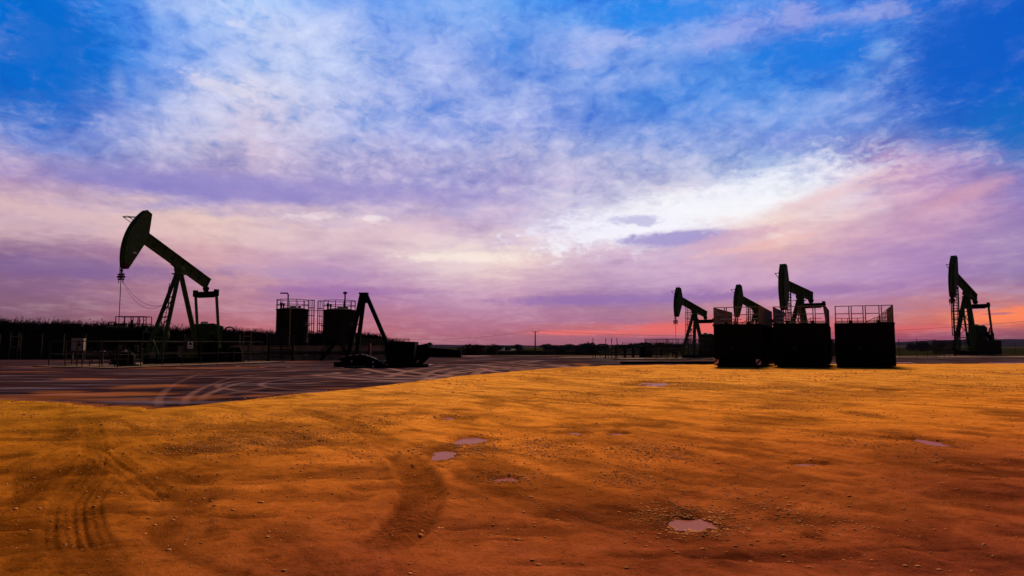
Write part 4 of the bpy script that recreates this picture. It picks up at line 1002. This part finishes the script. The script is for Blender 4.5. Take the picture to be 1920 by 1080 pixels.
def crown(m,c,rx,ry,rz,n,ls,clumps=14):
    cl=[]
    for i in range(clumps):
        while True:
            v=Vector((random.uniform(-1,1),random.uniform(-1,1),random.uniform(-.8,1)))
            if v.length<1: break
        cl.append((Vector((v.x*rx*.72,v.y*ry*.72,v.z*rz*.72)),random.uniform(.3,.55)))
    V=[];Fc=[]
    for i in range(n):
        cc,rr2=random.choice(cl); d=Vector([random.gauss(0,1) for _ in range(3)]).normalized()*rr2*random.random()**.35
        p=Vector(c)+cc+Vector((d.x*rx,d.y*ry,d.z*rz)); a=Vector([random.gauss(0,1) for _ in range(3)]).normalized()*ls*random.uniform(.5,1.3); b=a.cross(Vector([random.gauss(0,1) for _ in range(3)])).normalized()*ls*.5
        o=len(V); V+=[p-a,p+b,p+a,p-b]; Fc.append((o,o+1,o+2,o+3))
    m.add(V,Fc,False)
def tree(px,top,Y,wpx,label,mt='leaf',group='far trees',base=None,n=900):
    c=P(px,top,Y); zg=terrz(c.x,Y)-.1 if base is None else base; H_=c.z-zg; w=wpx/F*Y/2
    r=empty('tree',(c.x,Y,zg),0,label,'tree',group)
    m=MB(); m.tube((0,0,0),(.05*w,0,H_*.45),.05*H_,.03*H_,n=7)
    for i in range(5):
        a=i*1.26; m.tube((.03*w,0,H_*.3),(math.cos(a)*w*.5,math.sin(a)*w*.4,H_*.7),.025*H_,.01*H_,n=5)
    m.build('trunk',M['bark'],r)
    m=MB(); crown(m,(0,0,H_*.50),w*1.15,w*.9,H_*.52,n,max(.16,w*.16)); m.build('crown',M[mt],r,recalc=False)
TL=[(915,648,430,16,'far round tree at the left of the white sheds'),(928,647,480,22,'far tree above the sloped white shed'),(948,649,500,22,'far low tree between the two white sheds'),(968,646.5,450,20,'far tree above the small flat white shed'),
 (1030,645,420,26,'far tree first right of the utility pole'),(1048,647,430,24,'second far tree right of the utility pole'),(1066,645.5,430,26,'far tree in the middle of the group right of the pole'),(1086,646.5,420,24,'far low tree towards the right of the group by the pole'),
 (1103,643.5,410,28,'tallest far tree of the group right of the pole'),(1124,645.5,410,30,'last broad far tree before the fenced pipework'),
 (1170,646,300,30,'far tree at the left end of the wooded rise'),(1192,643,300,34,'far tree left of centre on the wooded rise'),(1215,642.5,300,34,'far tree at the top of the wooded rise'),(1240,643,300,34,'far tree right of centre on the wooded rise'),(1262,645,300,30,'far tree at the right end of the wooded rise near the rod'),
 (1735,640,380,22,'far tree right of the right container'),(1763,641.5,420,12,'far tree between right container and right pump jack'),(1710,641.5,420,16,'far tree closest to the right container')]
for px,tp,Y,wp,l in TL: tree(px,tp,Y,wp*1.25,l,n=1500)
tree(882,643,125,46,'soft brown green bush right of the long black beam','leafb','bushes',n=3500)
tree(921,643.5,135,22,'small thin bush beside the brown green one','leafb','bushes',n=900)
# hedgerow
m=MB();V=[];Fc=[]
for i in range(14000):
    x=random.uniform(-32,46); y=205+random.uniform(-1,1); zg=terrz(x,205) ; h=1.05+.35*float(vn(np.array([x*.35]),np.array([4.0]))[0])
    p=Vector((x,y,zg+h*random.random()**.6)); a=Vector([random.gauss(0,1) for _ in range(3)]).normalized()*.22; b=a.cross(Vector((0,1,.3))).normalized()*.12; o=len(V); V+=[p-a,p+b,p+a,p-b]; Fc.append((o,o+1,o+2,o+3))
for i in range(78):
    x=-32+i; zg=terrz(x,205)-.2; o=len(V); V+=[(x,205.3,zg),(x+1,205.3,zg),(x+1,205.3,zg+1.0),(x,205.3,zg+1.0),(x,206,zg),(x+1,206,zg),(x+1,206,zg+1.0),(x,206,zg+1.0)]; Fc+=[(o,o+1,o+2,o+3),(o+4,o+5,o+6,o+7),(o+3,o+2,o+6,o+7)]
m.add(V,Fc,False); tag(m.build('hedgerow',M['leaf'],recalc=False),'low dark hedgerow across the far edge of the yard',kind='stuff')
# white sheds
def shed(px0,px1,top,Y,label,slope):
    a_=P(px0,top,Y);b_=P(px1,top,Y); zg=terrz(a_.x,Y)-.1; h=a_.z-zg; wd=b_.x-a_.x; r=empty('white_shed',((a_.x+b_.x)/2,Y,zg),0,label,'shed','far white sheds')
    m=MB(); m.prism([(-wd/2,0),(wd/2,0),(wd/2,h if slope else h*.8),(-wd/2,h*.35 if slope else h*.8)],0,5); m.build('wall',M['white'],r)
    m=MB()
    if slope: m.prism([(-wd/2-.1,h*.33),(wd/2+.1,h*1.0),(wd/2+.1,h*1.06),(-wd/2-.1,h*.4)],-.15,5.15)
    else: m.prism([(-wd/2-.1,h*.8),(wd/2+.1,h*.8),(wd*.35,h),(-wd*.35,h)],-.15,5.15)
    m.build('roof',M['white'],r); MB().box((0,-.04,h*.25),(wd*.25,.06,h*.35)).build('door',M['rail'],r)
shed(934,945.5,651.5,205.9+24,'small white shed with steeply sloped roof below the far trees',True)
shed(957,967.5,654.6,228,'small flat topped white shed left of the utility pole',False)
shed(899,909,655.2,228,'tiny pale shed next to the brown green bush',False)

# ================================================================ haze
def haze():
    m=bpy.data.materials.new('thin_air'); m.use_nodes=True; t=m.node_tree; t.nodes.clear(); o=t.nodes.new('ShaderNodeOutputMaterial'); v=t.nodes.new('ShaderNodeVolumePrincipled')
    v.inputs['Color'].default_value=(.5,.45,.9,1); v.inputs['Density'].default_value=HZ; v.inputs['Anisotropy'].default_value=0
    t.links.new(v.outputs[0],o.inputs['Volume'])
    zz=terr(Xg,Yg); z0_=float(zz.min())-1.2; z1_=max(float(zz.max()),18)+1.5
    mb=MB(); mb.box((0,0,(z0_+z1_)/2),(13400,13400,z1_-z0_)); ob=mb.build('haze',m); tag(ob,kind='stuff')
HZ=2.5e-5
if HZ: haze()

# ================================================================ sky and sun
GX=[i*120 for i in range(17)]
GRID={0:'0072D8 0074DC 2888E8 BACBF6 B0CEFA 5094F0 4A8EEE 78A8F0 5AA0F0 1484EC 0080E8 0080E6 3C86E6 1480E6 1078E0 0060D0 005CC8',
40:'0062CC 006CD4 5A96E6 70A4F0 C4D2F6 C8D2F2 6098EC 8CB2F2 70A0EC 6CA2EE 2088EA 7CA2EA 8098E4 84A0E6 7A9CE4 0062D0 005AC6',
80:'0062CA 0070D6 2A84E4 8EAEF0 B4C4F0 BCCAF2 6C98EA 90AEEE 3C86E4 A4B4EE 6E9EE8 90A6E8 5C8EE4 0678E0 3C88E0 0066D4 005CC8',
120:'0060C8 0072D4 2480E0 90AEEE B6C6F0 B2C4EE 8CAAEC A8B6EC 3C82DE 8CAAEC 8CA6E8 4A8CE2 4690E6 0074DC 6090DC 0068D4 0060CC',
160:'0066C8 0074D0 3A80DC 9EB4EC D8D6EC C0C8EC A8B8EC 88A0E4 7C9CE4 6E98E4 4086E0 4A8CE4 4C8EE4 5C90E0 6488DA 0072D4 0068CC',
200:'2A70C8 4C78D0 7C94DC C8CCEC CCC8E4 C0C6EA A4B2E8 94A8E6 9CACE6 7894E0 4482DC 5C92E4 6C9AE4 6C96E0 7894DC 2070CC 0068C8',
240:'7890D8 7890DA 98A6DE C0C4E6 CCC2DE B8BAE2 A6AEE4 A4ACE2 AAB0E4 8CA0E2 6A92E0 7C9CE2 8098E0 8092DA 5C86D0 1C70C4 1C6CC0',
280:'A89ACC 9098D4 9AA2DA B8B4DC CEBEDA BCB6DE ACAADC A8AADE B8B8E4 A6B0E4 90A6E4 8AA0E0 90ACE6 90A4E0 9488CC 7088CC 4A78C4',
320:'B496C4 A696CC 9088C8 9C90CC C0ACD4 A49CD4 AAA2D6 ACA6DA B4ACDC B4B4E0 BCBCE2 BCC4EA C8D4F2 90A2DC C898C4 B08CC8 7480C8',
360:'B898BC B49AC2 8C84C8 9088CA A898D0 A296D0 A49ED6 9C9AD6 A49CD6 B4AEDE C0BEE2 E0DCF0 F4F6FE E8E0F0 D6AAC8 B48CC0 8C78BC',
400:'E0BCC0 CCB0C4 E0BEC0 E8C8C4 E0C4CC DCC4D6 D8C0D8 C4B0D8 C4B8DE D8D4EE F8F8FE FFFFFF FFFAF6 E4C4CC C49CC4 C090B8 9078BC',
440:'C8A4B8 D0AEBE DAB4BC E0BCBE E8C8C8 E4C4CC E4C4CC DCBCD0 CCB2D6 F0E8F4 E8DCEE BCA4D2 F0BEB4 D8ACC0 C498C0 B48CC0 A088BC',
480:'84689C 8C70A4 A480AC D0A8B8 C8A0C0 BC98C0 D8B8CC F0E0E0 FCE8DC D4B8D0 D0B4D4 D4B4CC D4A8C0 C8A0C4 B48CC0 A484BC 9C80B8',
520:'785C94 8064A0 8C6CA4 B48CB0 D0A0AC B888B8 C8A0C4 D8B8CC DCB8C8 D4AEC8 C8A4CC C8A0CC CCA0C8 C09AC4 B48CC4 A47CB4 947CB0',
560:'84648C 88688E 9C7494 A87898 B8829C A070AC B07CA8 C498BC C090B8 9C74AC A47CB0 A078B0 B484B0 B888B0 B080AC A87498 9C7498',
585:'765A80 7E5E84 926890 A87090 B87C96 BC80A0 B87C9C BC84A8 B884A8 AC789E B4809C C08490 C47C90 C08098 C4848C D87C70 F08858',
605:'745674 805C78 94607E A8687E BC7084 C07888 B87088 B87894 B87898 B07498 AC7094 C86C74 D86870 CC6C7C C07480 E07060 E47058',
617:'70546C 785870 8C5C78 A46478 C07080 BC6C7C B06880 B47090 B46C88 C87078 DC6A6C E46468 DC6068 D86068 D46468 B05870 A05868',
630:'6C5068 745470 865870 9C5C70 B86470 C06470 B0606E B06880 AC6880 B0687C A4607C A85C78 A85474 A85070 A04C6C 985070 905068',
660:'603C50 684458 784858 8C4C5C A85464 B05460 A0525E A05870 9C5870 A05468 945068 944C64 94485E 90465C 84405A 804458 784454'}
gy=sorted(GRID); GA=[]
for y in gy:
    row=[]
    for i,h in enumerate(GRID[y].split()):
        q=[int(h[k:k+2],16) for k in (0,2,4)]
        if y>=280: q[2]-=5
        if y>=480 and i<4: q[0]+=9; q[2]-=10
        row.append(lin([v/255 for v in q]))
    GA.append(row)
GA=np.array(GA)
def gpix(px,py):
    px=min(max(px,0),1920);py=min(max(py,0),660)
    j=min(int(px//120),15);u=px/120-j
    i=max(k for k in range(len(gy)) if gy[k]<=py); i=min(i,len(gy)-2); v=(py-gy[i])/(gy[i+1]-gy[i])
    return (GA[i,j]*(1-u)+GA[i,j+1]*u)*(1-v)+(GA[i+1,j]*(1-u)+GA[i+1,j+1]*u)*v
def skycol(az,el):
    a,e=R(az),R(el); d=Vector((math.sin(a)*math.cos(e),math.cos(a)*math.cos(e),math.sin(e)))
    f=d.y*CP+d.z*SP; u=-d.y*SP+d.z*CP
    return gpix(960+F*d.x/f,540-F*u/f)
world=bpy.data.worlds.new('World'); sc.world=world; world.use_nodes=True
t=NT(world.node_tree); t.n.clear()
out=t.new('ShaderNodeOutputWorld'); bg=t.new('ShaderNodeBackground'); t.l.new(bg.outputs[0],out.inputs[0])
D=t.vm('NORMALIZE',t.new('ShaderNodeTexCoord').outputs['Generated'])
dx,dy,dzz=t.sep(D)[0:3]
# clouds lie on a high flat layer: project the view ray on it
den=t.m('ADD',t.m('MAXIMUM',dzz,0),.10)
PL=t.comb(t.m('DIVIDE',dx,den),t.m('DIVIDE',dy,den),0)
az=t.m('MULTIPLY',t.m('ARCTAN2',dx,dy),180/math.pi); el=t.m('MULTIPLY',t.m('ARCSINE',dzz),180/math.pi)
low=t.mr(el,0,9,.10,1)
wn=t.noise(PL,1.3,6,.6,col=True); w3=t.sep(wn)
wn2=t.noise(PL,5.0,5,.6,col=True); w4=t.sep(wn2)
azw=t.m('ADD',az,t.m('ADD',t.m('MULTIPLY',t.m('SUBTRACT',w3[0],.5),7.0),t.m('MULTIPLY',t.m('SUBTRACT',w4[0],.5),3.2)))
elw=t.m('ADD',el,t.m('MULTIPLY',low,t.m('ADD',t.m('MULTIPLY',t.m('SUBTRACT',w3[1],.5),4.5),t.m('MULTIPLY',t.m('SUBTRACT',w4[1],.5),3.0))))
AZ=[-39+3*i for i in range(27)]; pos_=lambda a:(a+180)/360
ELS=[0,.5,1,1.5,2,2.8,3.8,5,6.5,8,9.7,11.4,13,14.8,16.6,18.4,20.2,22,24,26,28,30.5,45]
fac=t.m('DIVIDE',t.m('ADD',azw,180),360)
BACK=lambda e:tuple(np.array((.035,.022,.05))*(1-min(e/40,1))+np.array((.006,.022,.075))*min(e/40,1))
prev=None
for i,e in enumerate(ELS):
    cr=t.new('ShaderNodeValToRGB'); ramp=cr.color_ramp; ramp.interpolation='LINEAR'
    st=[(-75,BACK(e))]+[(a,(skycol(a,min(e,30.5))*(1 if e<40 else .55))) for a in AZ]+[(75,BACK(e))]
    ramp.elements[0].position=pos_(st[0][0]); ramp.elements[0].color=(*st[0][1],1)
    ramp.elements[1].position=pos_(st[-1][0]); ramp.elements[1].color=(*st[-1][1],1)
    for a,c in st[1:-1]: q=ramp.elements.new(pos_(a)); q.color=(*[float(x) for x in c],1)
    t.put(cr.inputs[0],fac)
    prev=cr.outputs[0] if prev is None else t.mix(t.mr(elw,ELS[i-1],e,0,1,False),prev,cr.outputs[0])
c=prev
c=t.mix(t.mr(el,38,80),c,(.008,.045,.16))
# cloud texture: bright wisps and darker undersides, stretched towards the horizon by the layer projection
PL2=t.vm('MULTIPLY',PL,(1,.62,1)); n1=t.noise(PL2,3.4,8,.58,dist=.5); n2=t.noise(PL2,10.0,6,.55,dist=.4); n8=t.noise(t.comb(t.m('MULTIPLY',az,.62),t.m('MULTIPLY',el,1.05),11),1.0,5,.6,dist=.8); n7=t.noise(t.comb(t.m('ADD',t.m('MULTIPLY',az,.26),t.m('MULTIPLY',el,.05)),t.m('SUBTRACT',t.m('MULTIPLY',el,.42),t.m('MULTIPLY',az,.05)),7),1.0,7,.58,dist=.5); n3=t.noise(t.comb(t.m('MULTIPLY',az,.10),t.m('MULTIPLY',el,.55),0),1.0,7,.6,dist=.3)
front=t.mr(dy,.1,.5)
hi=t.mr(el,10,19)
tex=t.m('ADD',t.m('MULTIPLY',t.m('SUBTRACT',n1,.5),t.mr(el,4,16,.35,1.25)),t.m('ADD',t.m('ADD',t.m('MULTIPLY',t.m('SUBTRACT',n2,.5),t.mr(el,6,18,.15,.5)),t.m('ADD',t.m('MULTIPLY',t.m('SUBTRACT',n7,.5),t.mr(el,8,16,.1,1.0)),t.m('MULTIPLY',t.m('SUBTRACT',n8,.5),t.mr(el,7,14,.15,.9)))),t.m('MULTIPLY',t.m('SUBTRACT',n3,.5),t.mr(el,1,10,.55,.35))))
bluish=t.mr(t.m('SUBTRACT',t.sep(c)[2],t.sep(c)[0]),.35,.72,1,.38)
hl=t.mix(1,t.mix(.45,c,t.mix(hi,(.86,.62,.66),(.70,.72,.95))),(1.12,1.12,1.08),'MULTIPLY')
c=t.mix(t.m('MULTIPLY',t.m('MULTIPLY',t.mr(tex,.0,.36,0,.88,False),bluish),front),c,hl)
dk=t.mix(1,c,t.mix(hi,(.66,.62,.78),(.34,.60,.88)),'MULTIPLY')
c=t.mix(t.m('MULTIPLY',t.mr(tex,.0,-.38,0,.95,False),front),c,dk)
# individual clouds and openings: az, el, half width, half height, tilt, colour, strength
def pe(px,py):
    cx=(px-960)/F;cy=(540-py)/F; v=Vector((cx,CP-cy*SP,SP+cy*CP)).normalized(); return math.degrees(math.atan2(v.x,v.y)),math.degrees(math.asin(v.z))
n5=t.noise(t.comb(t.m('MULTIPLY',az,.42),t.m('MULTIPLY',el,.95),0),1.0,8,.66,dist=.5); n6=t.noise(t.comb(t.m('MULTIPLY',az,1.5),t.m('MULTIPLY',el,2.6),3),1.0,6,.62)
wobn=t.m('ADD',t.m('MULTIPLY',t.m('SUBTRACT',n5,.5),3.6),t.m('MULTIPLY',t.m('SUBTRACT',n6,.5),1.8))
def blob(px,py,rx,ry,rot,col,s,soft=.55,wob=.9):
    global c
    a0,e0=pe(px,py); k=math.cos(R(a0))**2*math.degrees(1/F); ww,hh=rx*k,ry*math.degrees(1/F)*math.cos(R(a0))
    da=t.m('SUBTRACT',t.m('ADD',az,t.m('MULTIPLY',t.m('SUBTRACT',w3[0],.5),1.5)),a0); de=t.m('SUBTRACT',el,e0); cr_,sr=math.cos(R(rot)),math.sin(R(rot))
    u=t.m('ADD',t.m('MULTIPLY',da,cr_/ww),t.m('MULTIPLY',de,sr/ww)); v=t.m('ADD',t.m('MULTIPLY',da,-sr/hh),t.m('MULTIPLY',de,cr_/hh))
    d=t.m('SQRT',t.m('ADD',t.m('MULTIPLY',u,u),t.m('MULTIPLY',v,v)))
    d=t.m('ADD',d,t.m('MULTIPLY',wobn,wob))
    c=t.mix(t.m('MULTIPLY',t.mr(d,1-soft,1+soft,1,0),s),c,lin(col))
for b_ in [(1350,385,215,34,13,'FAFAFF',.68,.9,1.0),(1150,430,125,22,3,'F6F2FF',.6,.9,1.2),(1240,405,165,30,8,'F6F6FF',.5,.9,1.1),
 (1270,447,98,14,2,'A698CE',.95,.4,.55),(1380,445,90,13,10,'D6AAC0',.7,.5,.6),(1195,413,42,9,0,'B0ACDA',.7,.5,1),
 (1540,372,130,12,15,'E6BABE',.55,.9,1.1),(1800,366,75,12,17,'D6A2B6',.6,.9,1.1),(1430,458,110,8,9,'EFBDBA',.6,.6,.8),
 (400,356,270,18,0,'8A80C6',.75,.45,.35),(640,358,320,17,-1,'9A8ECC',.6,.6,.4),(330,335,200,12,3,'8E88C8',.4,.8,.6),(560,512,140,12,0,'A88AB8',.45,.6,.8),(120,502,260,18,0,'7A6098',.5,.7,.6),(120,400,130,14,-4,'E4C0C0',.6,.7,.8),
 (1130,562,180,9,1,'9470AE',.75,.6,.5),(1500,548,170,10,2,'9068A8',.6,.7,.5),(640,545,160,9,0,'9A6CA8',.6,.6,.5),
 (1090,623.5,100,4.5,0,'E87070',.9,.5,.35),(1300,615,130,12,3,'EC6A64',.8,.6,.35),(1700,616,110,6,0,'DC6466',.7,.6,.4),(1880,592,90,13,5,'FF8658',.85,.6,.6),(1870,588,28,2.2,2,'98648A',.7,.5,.4),
 (880,483,110,8,0,'FCEDE0',.7,.7,1),(690,410,20,5,0,'FCF0EE',.6,.9,1.5),(585,405,46,5,0,'F6E4E6',.55,.9,1.5),(440,45,24,6,-5,'E6E6F6',.5,.9,1.4),(420,165,60,14,-12,'E4DEEC',.6,.7,1.3),
 (160,165,22,22,0,'7E9CDC',.45,.9,1.2),(225,160,12,26,8,'9CB0E4',.45,.9,1.2),(95,95,120,105,0,'0068CC',.88,.6,.7),(1540,100,110,40,5,'0074DE',.6,.5,1.0),(1810,110,140,120,0,'005AC6',.92,.7,.6),(1890,235,70,50,0,'0A68C4',.7,.8,.6),(1330,105,70,30,0,'2A84E4',.4,.8,.9),(1500,90,90,26,0,'0476DE',.6,.7,.9),(1330,55,100,22,0,'0080E8',.0,.5,.6),
 (1630,24,60,12,-5,'A8AEE4',.6,.9,1.2),(1655,92,20,13,10,'94B8EE',.5,.9,1.5),(1490,28,36,20,0,'A8ACE6',.6,.7,.9),(1150,75,65,14,-8,'B8C2F2',.55,.7,1.0),(1360,66,70,20,12,'A8B0EC',.55,.7,1.0),(1080,120,14,8,0,'B8BEF0',.5,.7,.8),(1240,25,110,16,0,'0082EA',.7,.7,1.0)]:
    if b_[6]>0: blob(*b_)
# behind the viewer the evening sky is dim
SUN_AZ,SUN_EL=17,42
sky=t.new('ShaderNodeTexSky',sky_type='NISHITA'); sky.sun_disc=False; sky.sun_elevation=R(SUN_EL); sky.sun_rotation=R(SUN_AZ); sky.air_density=1; sky.dust_density=2
c=t.vm('ADD',c,t.vm('SCALE',sky.outputs[0],sc=.0006))
t.put(bg.inputs[0],c); bg.inputs[1].default_value=1.0
sd=bpy.data.lights.new('sun','SUN'); sd.energy=4.2; sd.angle=R(14); sd.color=(1,.74,.48)
so=bpy.data.objects.new('sun',sd); COL.objects.link(so)
d=Vector((math.sin(R(SUN_AZ))*math.cos(R(SUN_EL)),math.cos(R(SUN_AZ))*math.cos(R(SUN_EL)),math.sin(R(SUN_EL))))
so.rotation_euler=(-d).to_track_quat('-Z','Y').to_euler(); so.location=(0,0,60)
sc.cycles.max_bounces=6; sc.cycles.diffuse_bounces=2; sc.cycles.use_denoising=True
